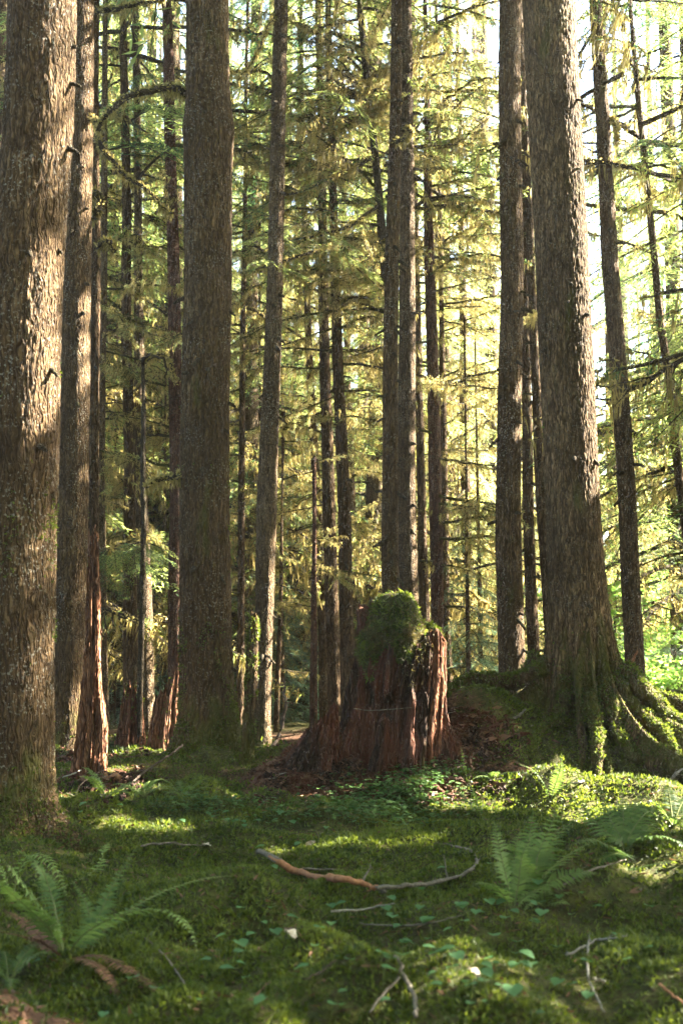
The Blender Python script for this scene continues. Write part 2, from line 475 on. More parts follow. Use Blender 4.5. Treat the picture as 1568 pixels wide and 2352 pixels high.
TREES = {}
def tree(name, label, cat, Y, keys, mat, top=26, seg=28, dz=.06, seed=0, bark=.008, rough=.02, lobes=(), base_py=None, wander=.04, group=None, plate=(28, 6), zvis=None, deep=.3, lobe_floor=-.12, holes=()):
    keys = sorted(keys)
    py, cx, hw = keys[-1]
    bx = at(cx, py, Y)[0]
    b = gz(bx, Y)
    root = empty(name, (bx, Y, b), label, cat, group)
    zv = at(cx, -90, Y)[2] if zvis is None else zvis
    V = column_grid(keys, Y, b - deep, zv, dz, seg, rough, bark, seed, lobes, top, bx=bx, base=b, wander=wander, plate=plate, lobe_floor=lobe_floor, holes=holes)
    link('trunk', grid_mesh(name + '_trunk', V, [M[mat]]), root)
    axis = V.mean(1) + np.array([bx, Y, b])
    rad = np.linalg.norm(V - V.mean(1, keepdims=True), axis=2).mean(1)
    TREES[label] = dict(root=root, axis=axis, rad=rad, base=b, V=V, Y=Y)
    return TREES[label]

def axis_at(T, z):
    a = T['axis']
    return np.array([np.interp(z, a[:, 2], a[:, 0]), np.interp(z, a[:, 2], a[:, 1]), z]), float(np.interp(z, a[:, 2], T['rad']))
# ------------------------------------------------------------------ setting: ground sheet
def ground_sheet():
    xs = np.concatenate([-np.geomspace(9, 240, 32)[::-1], np.arange(-8.9, 9, .075), np.geomspace(9, 240, 32)])
    ys = np.concatenate([-np.geomspace(2, 120, 20)[::-1], np.arange(-1.9, 3.5, .3), np.arange(3.5, 20, .065), np.geomspace(20, 260, 60)])
    X, Yy = np.meshgrid(xs, ys)
    V = np.stack([X, Yy, ground(X, Yy)], -1)
    me = grid_mesh('ground', V, [M['ground']], wrap=False)
    a = me.attributes.new('litter', 'FLOAT', 'POINT')
    a.data.foreach_set('value', litter(X, Yy).ravel().astype(np.float32))
    o = link('ground', me)
    o['kind'] = 'structure'
    return o

def litter(x, y):
    l = 1.2 * np.exp(-((x - .05) / .75) ** 2 - ((y - 12.05) / .75) ** 2)
    l = l + .9 * np.exp(-((x + .45) / .5) ** 2 - ((y - 12.2) / .6) ** 2)
    l = l + .42 * np.exp(-((x - 1.15) / .45) ** 2 - ((y - 12.55) / .35) ** 2)
    l = l + .9 * np.exp(-((x - 1.75) / .55) ** 2 - ((y - 11.75) / .35) ** 2)
    l = l + .9 * np.exp(-((x + 2.4) / .7) ** 2 - ((y - 13.2) / .8) ** 2)
    l = l + .8 * np.exp(-((x + 1.05) / .28) ** 2 - ((y - 4.75) / .38) ** 2)
    l = l + .6 * np.exp(-((y - 19) / 3.5) ** 2)
    return np.clip(l, 0, 1)
ground_sheet()

A = radians
# ------------------------------------------------------------------ the trees of the stand
T1 = tree('spruce_tree', 'thick scaly spruce trunk nearest the camera, cut off by the left edge', 'tree', 8.4,
          [(-80, 97, 77), (0, 96, 77), (290, 91, 78), (588, 68, 83), (888, 52, 85), (1176, 40, 86), (1500, 34, 87), (1764, 32, 90), (1880, 32, 97), (1960, 33, 110)],
          'spruce', seg=170, dz=.016, seed=1, bark=.008, rough=.022, plate=(32, 8),
          lobes=[(A(-25), .16, .10, .4), (A(215), .12, .12, .5), (A(280), .08, .1, .4)])
T2 = tree('spruce_tree', 'tall rough spruce half hidden right behind the nearest left trunk', 'tree', 14.6,
          [(-80, 184, 31), (0, 183, 31), (588, 178, 34), (1176, 165, 36), (1476, 160, 36), (1640, 157, 38), (1740, 156, 46)], 'spruce', seg=70, dz=.03, seed=2, bark=.008)
T3 = tree('conifer_tree', 'narrow trunk with one mossy burl, squeezed between big left spruce and red snag', 'tree', 15.2,
          [(-80, 217, 9), (0, 218, 10), (588, 219, 11), (1176, 214, 12), (1700, 208, 15)], 'hemlock', seg=28, seed=3)
T4 = tree('conifer_tree', 'thin sunlit trunk just right of the tall split red snag', 'tree', 17.5,
          [(-80, 244, 6), (600, 240, 8), (880, 234, 9), (1176, 232, 10), (1500, 234, 12), (1700, 238, 14)], 'slim', seg=24, seed=4)
T5 = tree('conifer_tree', 'dark brown trunk rising out of the squat red rotten stump', 'tree', 18.0,
          [(-80, 282, 8), (400, 288, 10), (588, 291, 11), (1176, 297, 14), (1500, 300, 18), (1700, 302, 22)], 'hemlock', seg=30, seed=5)
T6 = tree('conifer_tree', 'trunk with blinding white sunlit flank above a leafy green spray', 'tree', 18.8,
          [(-80, 308, 7), (450, 317, 9), (588, 317, 10), (1176, 326, 15), (1400, 332, 18), (1600, 336, 20), (1700, 339, 24)], 'slim', seg=30, seed=6)
T7b = tree('conifer_tree', 'reddish dark trunk directly behind the jagged pointed stump', 'tree', 17.6,
          [(-80, 380, 11), (588, 398, 14), (900, 402, 16), (1176, 405, 16), (1500, 404, 18), (1720, 404, 22)], 'redbark', seg=30, seed=7)
T7 = tree('spruce_tree', 'massive straight spruce with swollen ring high up and mossy foot, left of centre', 'tree', 13.2,
          [(-80, 479, 47), (0, 479, 48), (200, 480, 50), (250, 480, 54), (300, 481, 60), (350, 480, 57), (420, 480, 55), (588, 480, 55), (888, 473, 56), (1176, 468, 58), (1476, 473, 60), (1626, 478, 65), (1720, 481, 72), (1790, 482, 84)],
          'spruce_mossy', seg=140, dz=.022, seed=8, bark=.012, rough=.022, plate=(22, 6),
          lobes=[(A(205), .22, .16, .4), (A(300), .12, .12, .35), (A(-10), .26, .15, .35), (A(250), .14, .12, .3)])
T8 = tree('spruce_tree', 'slender pale leaning trunk with sun patches, right of the massive ringed spruce', 'tree', 16.5,
          [(-80, 650, 15), (0, 648, 16), (588, 632, 18), (888, 623, 20), (1176, 613, 23), (1476, 605, 21), (1640, 603, 20), (1722, 602, 23)], 'slim', seg=60, dz=.035, seed=9, bark=.007)
T9 = tree('young_conifer', 'thin dark pole tree between the massive ringed spruce and pale leaning trunk', 'tree', 20,
          [(-80, 572, 3), (500, 562, 5), (700, 559, 6), (1176, 555, 8), (1640, 552, 9), (1690, 552, 10)], 'hemlock', seg=18, seed=10, top=17)
T10 = tree('young_conifer', 'spindly dead-limbed sapling just right of the pale leaning trunk', 'tree', 21,
           [(1150, 648, 2), (1260, 646, 4), (1500, 640, 6), (1690, 634, 7)], 'hemlock', seg=12, seed=11, top=5.2, zvis=4.5)
T11 = tree('conifer_tree', 'narrow trunk with bright sunlit right edge, left of the central trio', 'tree', 22,
           [(-80, 690, 4), (600, 702, 7), (888, 712, 9), (1176, 728, 10), (1476, 741, 11), (1660, 746, 13)], 'hemlock', seg=22, seed=12)
T12 = tree('conifer_tree', 'long straight limb-studded trunk in the middle of the central trio', 'tree', 20,
           [(-80, 729, 6), (120, 733, 7), (588, 742, 11), (900, 748, 13), (1176, 755, 15), (1476, 766, 16), (1690, 774, 19)], 'hemlock', seg=30, seed=13)
T13 = tree('conifer_tree', 'smooth brown trunk nearest the stump in the central trio', 'tree', 19,
           [(-80, 752, 6), (560, 767, 10), (888, 777, 13), (1176, 790, 15), (1500, 797, 17), (1700, 801, 20)], 'hemlock', seg=30, seed=14)
T14 = tree('conifer_tree', 'sun-bleached trunk peeping out left of the stump spike', 'tree', 24,
           [(-80, 782, 4), (600, 792, 7), (1000, 802, 9), (1300, 813, 11), (1650, 822, 13)], 'slim', seg=20, seed=15)
T15 = tree('young_conifer', 'short brown mossy pole left of the sunlit central trunks', 'tree', 18,
           [(1250, 722, 5), (1380, 721, 7), (1660, 722, 10), (1700, 722, 12)], 'redbark', seg=16, seed=16, top=4.0, zvis=3.2)
T16 = tree('conifer_tree', 'thin dark crooked trunk bristling with long mossy limbs, top leaning left', 'tree', 18.6,
           [(-80, 820, 6), (0, 825, 7), (235, 849, 9), (380, 864, 9), (588, 881, 11), (760, 892, 12), (1200, 903, 14), (1700, 905, 18)], 'limb', seg=22, seed=17)
T17 = tree('spruce_tree', 'dark flaky trunk, left one of the close pair above the mossy stump', 'tree', 16.2,
           [(-80, 911, 10), (0, 910, 12), (588, 902, 16), (900, 897, 18), (1176, 895, 19), (1400, 897, 20), (1700, 899, 25)], 'spruce', seg=60, dz=.035, seed=18, bark=.008)
T18 = tree('hemlock_tree', 'smoother sun-dappled trunk, right one of the close pair above the stump', 'tree', 17.2,
           [(-80, 934, 11), (0, 934, 12), (588, 936, 18), (888, 935, 20), (1176, 935, 22), (1400, 938, 23), (1700, 940, 28)], 'slim', seg=56, dz=.04, seed=19, bark=.006)
T19 = tree('conifer_tree', 'grey narrow trunk tucked behind the right side of the stump pair', 'tree', 20.5,
           [(-80, 945, 4), (640, 957, 8), (900, 961, 9), (1176, 967, 10), (1440, 975, 13), (1700, 981, 16)], 'hemlock', seg=22, seed=20)
T20 = tree('conifer_tree', 'reddish trunk with many bare limbs, between the stump pair and next big trunks', 'tree', 19.5,
           [(-80, 974, 4), (280, 979, 7), (588, 986, 12), (888, 993, 14), (1176, 1000, 15), (1440, 1003, 15), (1700, 1006, 18)], 'redbark', seg=28, seed=21)
T21 = tree('conifer_tree', 'thin trunk with white sunlit edge beside red shoulder of the stump', 'tree', 21.5,
           [(-80, 1000, 3), (700, 1012, 6), (1176, 1020, 9), (1480, 1026, 10), (1640, 1031, 11)], 'hemlock', seg=20, seed=22)
T22 = tree('spruce_tree', 'stout straight flaky spruce left of the giant with flaring roots', 'tree', 15.6,
           [(-80, 1169, 24), (0, 1169, 25), (588, 1173, 26), (888, 1171, 27), (1176, 1168, 29), (1576, 1178, 31), (1650, 1180, 34)], 'spruce', seg=80, dz=.03, seed=23, bark=.009)
T23 = tree('conifer_tree', 'brown trunk close behind stout flaky spruce, left of the giant', 'tree', 18.5,
           [(-80, 1196, 6), (620, 1205, 9), (1176, 1211, 13), (1500, 1225, 14), (1640, 1231, 16)], 'hemlock', seg=30, seed=24)
T24 = tree('conifer_tree', 'narrow leaning trunk half covered by the giant with flaring roots', 'tree', 18.0,
           [(-80, 1190, 6), (788, 1225, 10), (1176, 1244, 12), (1476, 1266, 14), (1640, 1275, 16)], 'hemlock', seg=28, seed=25)
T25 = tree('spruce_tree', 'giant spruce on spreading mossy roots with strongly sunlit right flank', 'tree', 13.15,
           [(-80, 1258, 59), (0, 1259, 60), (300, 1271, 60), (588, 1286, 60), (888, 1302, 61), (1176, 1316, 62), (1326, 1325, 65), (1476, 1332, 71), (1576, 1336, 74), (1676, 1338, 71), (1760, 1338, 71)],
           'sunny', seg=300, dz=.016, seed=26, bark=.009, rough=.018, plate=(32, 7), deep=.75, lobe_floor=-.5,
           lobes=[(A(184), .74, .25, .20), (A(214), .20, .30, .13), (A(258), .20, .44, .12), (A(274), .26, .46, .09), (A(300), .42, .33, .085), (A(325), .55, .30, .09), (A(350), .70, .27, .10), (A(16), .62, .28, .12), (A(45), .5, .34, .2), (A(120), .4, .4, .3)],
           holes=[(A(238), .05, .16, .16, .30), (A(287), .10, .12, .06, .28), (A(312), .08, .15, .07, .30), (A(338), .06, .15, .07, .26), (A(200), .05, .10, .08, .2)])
T26 = tree('spruce_tree', 'slim leaning trunk with sunlit right edge, just right of the giant', 'tree', 17,
           [(-80, 1364, 13), (0, 1367, 14), (588, 1399, 19), (888, 1421, 20), (1176, 1440, 21), (1476, 1455, 22), (1600, 1461, 24)], 'spruce', seg=60, dz=.035, seed=27, bark=.007)
T27 = tree('conifer_tree', 'thin strongly leaning trunk that exits at the right edge', 'tree', 18,
           [(-80, 1440, 4), (280, 1470, 7), (588, 1503, 8), (738, 1516, 9), (888, 1540, 10), (1038, 1553, 10), (1200, 1573, 11), (1640, 1625, 14)], 'hemlock', seg=22, seed=28)

# ------------------------------------------------------------------ broken stumps and snags
def jag(seed, knots, amp):
    """top height over angle: knots (degrees, height), plus ragged splinters"""
    kn = sorted(knots)
    a = np.array([k[0] for k in kn] + [kn[0][0] + 360.])
    h = np.array([k[1] for k in kn] + [kn[0][1]])
    def f(th):
        d = np.degrees(th) % 360
        d = np.where(d < a[0], d + 360, d)
        base = np.interp(d, a, h)
        n = vnoise(np.stack([th * 9, th * 0, th * 0], -1), seed)
        n2 = vnoise(np.stack([th * 28, th * 0, th * 0], -1), seed + 1)
        return base + amp * (n - .5) + amp * .8 * (n2 - .5)
    return f

def snag(name, label, Y, keys, knots, amp, mat, seed, cat='stump', seg=110, rows=90, groove=.06, holes=(), bark=.008, rough=.03, inner=.5, parent=None, oval=1.0, lobes=()):
    keys = sorted(keys)
    py, cx, hw = keys[-1]
    bx = at(cx, py, Y)[0]
    b = gz(bx, Y) if parent is None else parent['base']
    if parent is None:
        root = empty(name, (bx, Y, b), label, cat)
    else:
        root, bx0 = parent['root'], parent['bx']
    zref = [(d, at(cx, p, Y)[2]) for d, p in knots]
    f = jag(seed, zref, amp)
    V = column_grid(keys, Y, b - .35, max(z for d, z in zref), (max(z for d, z in zref) - b + .35) / rows, seg, rough, bark, seed, lobes,
                    topfn=f, groove=groove, holes=holes, plate=(18, 2.2), bx=bx, base=b, oval=oval)
    c = V[-1].mean(0)
    inn = []
    for s, dz in ((.93, -.01), (.86, -.05), (.7, -inner * .6), (.4, -inner * .9), (.05, -inner)):
        R = V[-1].copy()
        R[:, :2] = c[:2] + (R[:, :2] - c[:2]) * s
        R[:, 2] = np.where(s > .8, R[:, 2] + dz, (R[:, 2] * s + V[-1][:, 2].min() * (1 - s)) + dz)
        inn.append(R)
    V = np.concatenate([V, np.array(inn)], 0)
    if parent is None:
        o = link('weathered_wood' if parent is None else 'buttress', grid_mesh(name + '_wood', V, [M[mat]]), root)
    else:
        V = V + np.array([bx - bx0, Y - parent['Y'], 0])
        o = link('buttress', grid_mesh('buttress', V, [M[mat]]), root)
    return dict(root=root, bx=bx, base=b, Y=Y, V=V, axis=V.mean(1) + np.array([bx, Y, b]), rad=np.full(len(V), .3))

STUMP = snag('rotten_stump', 'big hollow reddish rotten stump under a heap of green moss', 12.2,
             [(1380, 880, 60), (1440, 915, 92), (1480, 921, 97), (1560, 909, 106), (1640, 899, 108), (1700, 890, 112), (1760, 878, 118), (1830, 865, 124)],
             [(0, 1470), (30, 1440), (90, 1440), (150, 1400), (172, 1385), (184, 1395), (200, 1470), (225, 1520), (240, 1500), (255, 1490), (270, 1505), (282, 1540), (292, 1480), (305, 1452), (330, 1455)],
             .13, 'rotdark', 31, seg=300, rows=170, groove=.085, inner=.35,
             holes=[(A(238), 1.16, .22, .16, .13), (A(284), 1.22, .2, .10, .10), (A(225), .30, .20, .13, .16), (A(262), .22, .16, .2, .10), (A(300), .42, .12, .2, .08), (A(268), 1.0, .06, .06, .3)],
             lobes=[(A(215), .10, .3, .2), (A(300), .06, .25, .2), (A(345), .12, .2, .2)])
snag('rotten_stump', '', 11.95, [(1612, 756, 19), (1650, 750, 30), (1700, 737, 46), (1760, 715, 68), (1830, 695, 98)],
     [(0, 1625), (90, 1650), (180, 1690), (240, 1650), (290, 1625), (320, 1612)], .06, 'rotdark', 33, seg=110, rows=60, groove=.05, parent=STUMP, inner=.15)
# the red broken face on the sunny side of the stump: a slab of fresh rot
snag('rotten_stump', '', 12.05, [(1440, 980, 34), (1480, 984, 35), (1560, 980, 38), (1640, 965, 46), (1720, 950, 60)],
     [(0, 1470), (60, 1450), (150, 1440), (200, 1500), (240, 1470), (270, 1455), (300, 1452), (330, 1465)], .07, 'rot', 37, seg=120, rows=80, groove=.06, parent=STUMP, inner=.2)
RED = snag('broken_snag', 'tall narrow split snag with orange rotten base on the left', 12.35,
           [(1225, 214, 9), (1300, 215, 11), (1476, 214, 15), (1576, 211, 20), (1676, 212, 33), (1764, 206, 36), (1800, 204, 42)],
           [(0, 1230), (90, 1225), (180, 1240), (230, 1330), (265, 1300), (282, 1560), (300, 1440), (318, 1400), (335, 1235)], .16, 'rotsunlit', 41, cat='snag', seg=110, rows=150, groove=.05, bark=.010,
           holes=[(A(300), .55, .14, .25, .22), (A(290), .12, .12, .2, .1)], lobes=[(A(200), .10, .2, .4), (A(320), .12, .2, .4)])
JAG = snag('broken_stump', 'jagged pointed red stump close to left side of the ringed spruce', 15.0,
           [(1470, 402, 8), (1520, 401, 13), (1560, 397, 19), (1600, 388, 28), (1660, 383, 34), (1740, 378, 42)],
           [(0, 1525), (40, 1510), (90, 1560), (180, 1640), (220, 1600), (250, 1575), (275, 1610), (296, 1500), (305, 1540), (318, 1462), (330, 1520), (345, 1480)], .22, 'rotsunlit', 43, seg=90, rows=90, groove=.045, bark=.01)
SQUAT = snag('rotten_stump', 'squat dull red rotten stump at the foot of the dark brown trunk', 16.6,
             [(1570, 306, 17), (1620, 303, 23), (1680, 302, 30), (1740, 300, 40)],
             [(0, 1590), (60, 1580), (120, 1585), (180, 1600), (240, 1580), (300, 1573)], .18, 'rot', 45, seg=80, rows=50, groove=.05, inner=.2)
STEM = snag('leaning_snag', 'thin moss-covered broken stem leaning before the pale slender trunk', 12.6,
            [(1405, 584, 8), (1450, 582, 12), (1550, 578, 14), (1650, 572, 15), (1740, 566, 17), (1800, 562, 20), (1840, 560, 26)],
            [(0, 1420), (120, 1412), (200, 1408), (280, 1406)], .03, 'spruce_mossy', 47, cat='snag', seg=50, rows=90, groove=.01, bark=.008, inner=.05)
def bent_sapling():
    P = [(330, 1260, 16.5), (333, 1100, 16.5), (336, 950, 16.5), (341, 840, 16.5), (350, 800, 16.4), (366, 796, 16.3), (384, 815, 16.2), (396, 850, 16.2)]
    pts = np.array([at(*p) for p in P])
    b = gz(pts[0][0], 16.5)
    pts = np.vstack([[pts[0][0] - .02, 16.5, b - .1], pts])
    pts = spline(pts, 60)
    r = np.linspace(.040, .012, 60)
    pts = pts + np.cumsum(np.random.default_rng(5).normal(0, .012, pts.shape), 0) * np.linspace(0, 1, 60)[:, None]
    root = empty('dead_sapling', tuple(pts[0]), 'dead sapling bent over like a hook, mossy, near the left sunlit trunks', 'sapling')
    link('stem', grid_mesh('hooked_stem', tube_grid(pts - pts[0], r, 10, .35, 3), [M['limb']]), root)
    return dict(root=root, pts=pts)
HOOK = bent_sapling()
# ------------------------------------------------------------------ conifer boughs
def rotz(a):
    c, s = cos(a), sin(a)
    return np.array([[c, -s, 0], [s, c, 0], [0, 0, 1.]])
def roty(a):
    c, s = cos(a), sin(a)
    return np.array([[c, 0, s], [0, 1, 0], [-s, 0, c]])
def rotx(a):
    c, s = cos(a), sin(a)
    return np.array([[1, 0, 0], [0, c, -s], [0, s, c]])

def make_spray(seed, L=2.6, droop=.35, step=.12, cl=.12, cw=.019, space=.055, curtain=.25):
    """flat drooping live bough along +X: limb + side twigs + needle blades"""
    g = np.random.default_rng(seed)
    n = 14
    s = np.linspace(0, 1, n)
    ax = np.stack([s * L, .12 * L * np.sin(s * 2.5 + g.uniform(0, 3)) * s, L * (.16 * s - droop * s ** 2)], -1)
    limb = [tube(ax, .022 * (1 - s) + .004, 4)]
    C, D, N = [], [], []
    for k, t in enumerate(np.arange(.14, 1, step / L)):
        i = t * (n - 1)
        a = int(min(i, n - 2))
        p0 = ax[a] + (ax[a + 1] - ax[a]) * (i - a)
        for sd in (-1, 1):
            if g.random() < .12:
                continue
            lt = L * .40 * (1 - t) ** .7 * g.uniform(.55, 1.15) + .12
            ang = sd * g.uniform(.75, 1.15)
            d0 = np.array([cos(ang), sin(ang), g.uniform(-.15, .1)])
            m = max(3, int(lt / space))
            u = np.linspace(.08, 1, m)
            pts = p0 + d0 * (u * lt)[:, None] + np.array([0, 0, -1.]) * (curtain * lt * u ** 2)[:, None]
            if k % 2 == 0:
                limb.append(tube(pts[::max(1, m // 3)], np.full(len(pts[::max(1, m // 3)]), .004), 3))
            tang = norm(np.gradient(pts, axis=0))
            for q in (-1, 1):
                side = norm(np.cross(tang, [0, 0, 1.])) * q
                C.append(pts + side * cl * .32 + g.normal(0, .012, pts.shape))
                D.append(tang * .75 + side * .8 + g.normal(0, .22, pts.shape))
                nn = np.tile([0, 0, 1.], (m, 1)) + g.normal(0, .35, pts.shape)
                N.append(nn)
    C, D, N = np.concatenate(C), np.concatenate(D), np.concatenate(N)
    k = len(C)
    return leafq(C, D, N, cl * g.uniform(.7, 1.25, k), cw * g.uniform(.7, 1.3, k)), np.concatenate(limb)

def make_limb(seed, L=2.2, needles=.3, drape=1.0):
    """half-dead mossy limb along +X: limb, side twigs, moss sleeves, hanging moss, a few needles"""
    g = np.random.default_rng(seed)
    n = 18
    s = np.linspace(0, 1, n)
    wav = np.cumsum(g.normal(0, .022, (n, 2)), 0) * L * .4
    ax = np.stack([s * L, wav[:, 0], L * (g.uniform(-.02, .16) * s - g.uniform(.02, .26) * s ** 2) + wav[:, 1] * .6], -1)
    wood, fuzzC, fuzzD, fuzzL, fuzzW, nC, nD, nN = [tube(ax, .026 * (1 - s) ** .7 + .006, 5)], [], [], [], [], [], [], []
    paths = [(ax, .020, 1.0)]
    for k in range(int(5 + L * 5)):
        t = g.uniform(.15, .98)
        i = t * (n - 1)
        a = int(min(i, n - 2))
        p0 = ax[a] + (ax[a + 1] - ax[a]) * (i - a)
        lt = L * g.uniform(.12, .36) * (1.15 - t) + .12
        ang = g.choice([-1, 1]) * g.uniform(.4, 1.1)
        d0 = np.array([cos(ang), sin(ang), g.uniform(-.4, .2)])
        u = np.linspace(0, 1, 6)
        pts = p0 + d0 * (u * lt)[:, None] + np.array([0, 0, -1.]) * (g.uniform(.05, .55) * lt * u ** 2)[:, None] + np.cumsum(g.normal(0, .014, (6, 3)), 0)
        wood.append(tube(pts, .009 * (1 - u) + .003, 4))
        paths.append((pts, .008, .8))
        if g.random() < needles:
            m = int(lt / .016) + 2
            uu = g.uniform(.2, 1, m)
            pp = np.stack([np.interp(uu, u, pts[:, c]) for c in range(3)], -1)
            nC.append(pp + g.normal(0, .035, pp.shape) * [1, 1, .5] - [0, 0, .02])
            nD.append(norm(d0) + g.normal(0, .6, pp.shape) - [0, 0, .25])
            nN.append(np.tile([0, 0, 1.], (m, 1)) + g.normal(0, .5, pp.shape))
    for pts, r, w in paths:
        ln = np.linalg.norm(np.diff(pts, axis=0), axis=1).sum()
        m = int(ln * 95 * drape * w) + 2
        clump = np.sort(g.uniform(0, 1, max(2, int(ln * 5))))
        uu = np.where(g.random(m) < .65, np.clip(clump[g.integers(0, len(clump), m)] + g.normal(0, .03, m), 0, 1), g.random(m))
        q = np.linspace(0, 1, len(pts))
        pp = np.stack([np.interp(uu, q, pts[:, c]) for c in range(3)], -1)
        hang = g.random(m) < .42
        ll = np.where(hang, g.uniform(.06, .22, m) * drape, g.uniform(.025, .06, m))
        dd = norm(np.where(hang[:, None], np.array([0, 0, -1.]) + g.normal(0, .13, (m, 3)), g.normal(0, 1, (m, 3))))
        fuzzC.append(pp + dd * (ll * .5)[:, None] + g.normal(0, r * .5, (m, 3)))
        fuzzD.append(dd)
        fuzzL.append(ll)
        fuzzW.append(np.where(hang, g.uniform(.006, .016, m), g.uniform(.015, .03, m)))
    fc = np.concatenate(fuzzC)
    fuzz = leafq(fc, np.concatenate(fuzzD), g.normal(0, 1, fc.shape), np.concatenate(fuzzL), np.concatenate(fuzzW))
    parts = [(np.concatenate(wood), 0), (fuzz, 1)]
    if nC:
        c = np.concatenate(nC)
        parts.append((leafq(c, np.concatenate(nD), np.concatenate(nN), g.uniform(.06, .12, len(c)), g.uniform(.012, .022, len(c))), 2))
    return parts

SPRAYS = [make_spray(100 + i, L=2.6, droop=d, curtain=c) for i, (d, c) in enumerate([(.30, .2), (.42, .35), (.25, .5), (.5, .3), (.36, .6)])]
SPRAYS_COARSE = [make_spray(200 + i, L=2.8, droop=d, step=.19, cl=.17, cw=.040, space=.10, curtain=c) for i, (d, c) in enumerate([(.30, .2), (.42, .35), (.25, .5), (.5, .3)])]
LIMBS = [make_limb(300 + i, L=l, needles=nd, drape=dr) for i, (l, nd, dr) in enumerate([(2.6, .3, 1.), (3.2, .45, 1.1), (2.0, .15, .9), (3.8, .5, 1.), (1.5, .0, .7), (3.0, .7, .9), (2.4, .4, 1.4), (3.4, .25, 1.1)])]
LIMB_MESH = [soup_mesh('mossy_branch', p, [M['limb'], M['drape'], M['needles_brown']]) for p in LIMBS]

def crown_quads(seed, z0, z1, rlow, rhigh, count, lib, droop=(-.1, .35), axis=None, limbs=0.0):
    """boughs around a stem; returns (needles, wood, moss) quads.  axis: function z -> (x, y)"""
    g = np.random.default_rng(seed)
    nd, wd, ms = [], [], []
    for k in range(count):
        u = ((k + g.random()) / count) ** 1.35
        z = z0 + (z1 - z0) * u
        R = rlow + (rhigh - rlow) * u
        R *= g.uniform(.6, 1.15)
        az = k * 2.39996 + g.uniform(-.5, .5)
        pit = g.uniform(*droop) - .45 * max(0, u - .55)
        rm = rotz(az) @ roty(pit) @ rotx(g.uniform(-.35, .35))
        off = np.array([*(axis(z) if axis else (0, 0)), z])
        if g.random() < limbs * (1 - u) * 1.6:
            for q, m in LIMBS[g.integers(len(LIMBS))]:
                q = (q * (R / 2.2)) @ rm.T + off
                (wd if m == 0 else ms if m == 1 else nd).append(q)
            continue
        q, l = lib[g.integers(len(lib))]
        sc = R / 2.6
        nd.append((q * sc) @ rm.T + off)
        wd.append((l * sc) @ rm.T + off)
    cat = lambda a: np.concatenate(a) if a else np.zeros((0, 4, 3))
    return cat(nd), cat(wd), cat(ms)

# boughs cleared along sun rays so that chosen spots are lit
GAPS = []
def gap(px, py, Y, r):
    GAPS.append((at(px, py, Y), r))
def gap_line(p0, p1, Y, r, n):
    for i in range(n):
        f = i / max(1, n - 1)
        gap(p0[0] + (p1[0] - p0[0]) * f, p0[1] + (p1[1] - p0[1]) * f, Y, r)
def lit_mask(C, more=0.0):
    keep = np.ones(len(C), bool)
    for p, r in GAPS:
        v = C - p
        s = v @ SUN
        d2 = (v * v).sum(1) - s * s
        keep &= ~((s > .4) & (d2 < (r + more + .004 * s) ** 2))
    return keep

gap_line((1318, -60), (1352, 700), 13.0, .34, 14)
gap_line((1355, 760), (1375, 1060), 13.0, .24, 6)
gap_line((1470, 1700), (1568, 1790), 12.7, .30, 6)
gap_line((1500, 1690), (1600, 1740), 13.0, .24, 4)
gap(1330, 1720, 12.1, .14)
gap_line((138, 590), (116, 930), 8.22, .10, 8)
gap_line((211, -40), (210, 420), 14.5, .09, 8)
gap_line((205, 700), (204, 860), 14.5, .08, 3)
gap_line((618, 1340), (616, 1410), 16.4, .13, 3)
gap_line((610, 1480), (606, 1570), 16.4, .12, 3)
gap_line((604, 1640), (604, 1700), 16.4, .10, 2)
gap_line((332, 1290), (342, 1700), 18.6, .22, 8)
gap_line((316, 520), (322, 900), 18.6, .14, 5)
gap_line((945, 640), (945, 690), 17.1, .10, 2)
gap_line((940, 840), (940, 880), 17.1, .10, 2)
gap(938, 500, 17.1, .09)
gap(940, 1020, 17.1, .09)
gap_line((1012, 1465), (1010, 1610), 11.95, .20, 5)
gap_line((1185, 1440), (1190, 1620), 15.5, .10, 5)
gap(1172, 910, 15.5, .08)
gap(1175, 1010, 15.5, .08)
gap_line((1395, 100), (1420, 600), 16.9, .09, 5)
gap_line((1470, 1440), (1482, 1590), 16.9, .14, 4)
gap_line((746, 1480), (748, 1640), 22, .15, 4)
gap_line((730, 1220), (738, 1400), 22, .12, 3)
gap_line((818, 1250), (822, 1420), 24, .15, 3)
gap_line((1030, 1470), (1034, 1610), 21.5, .14, 4)
gap_line((408, 1470), (405, 1700), 14.9, .20, 6)
gap_line((224, 1440), (215, 1780), 12.25, .20, 8)
gap_line((222, 900), (220, 1100), 15.1, .14, 4)
gap_line((236, 1240), (238, 1620), 17.4, .09, 5)
gap_line((555, 1480), (554, 1650), 19.9, .10, 4)
gap_line((1000, 900), (1003, 1350), 19.4, .07, 4)

def on_ground_gaps(p0, p1, r, n):
    for i in range(n):
        f = i / max(1, n - 1)
        GAPS.append((on_ground(p0[0] + (p1[0] - p0[0]) * f, p0[1] + (p1[1] - p0[1]) * f), r))
on_ground_gaps((1060, 1825), (1240, 1845), .30, 6)
on_ground_gaps((1340, 1790), (1568, 1845), .32, 7)
on_ground_gaps((1380, 1875), (1568, 1885), .16, 6)
on_ground_gaps((640, 1955), (960, 1935), .04, 4)
on_ground_gaps((1100, 1965), (1180, 1960), .08, 3)
on_ground_gaps((1450, 1690), (1568, 1780), .35, 6)
on_ground_gaps((1230, 1800), (1330, 1815), .12, 3)
on_ground_gaps((1440, 1990), (1568, 2000), .07, 4)
on_ground_gaps((150, 1790), (260, 1830), .12, 4)
on_ground_gaps((250, 1890), (420, 1910), .06, 4)

def apply_gaps(arrs):
    out = []
    for q in arrs:
        out.append(q[lit_mask(q.mean(1))] if len(q) else q)
    return out

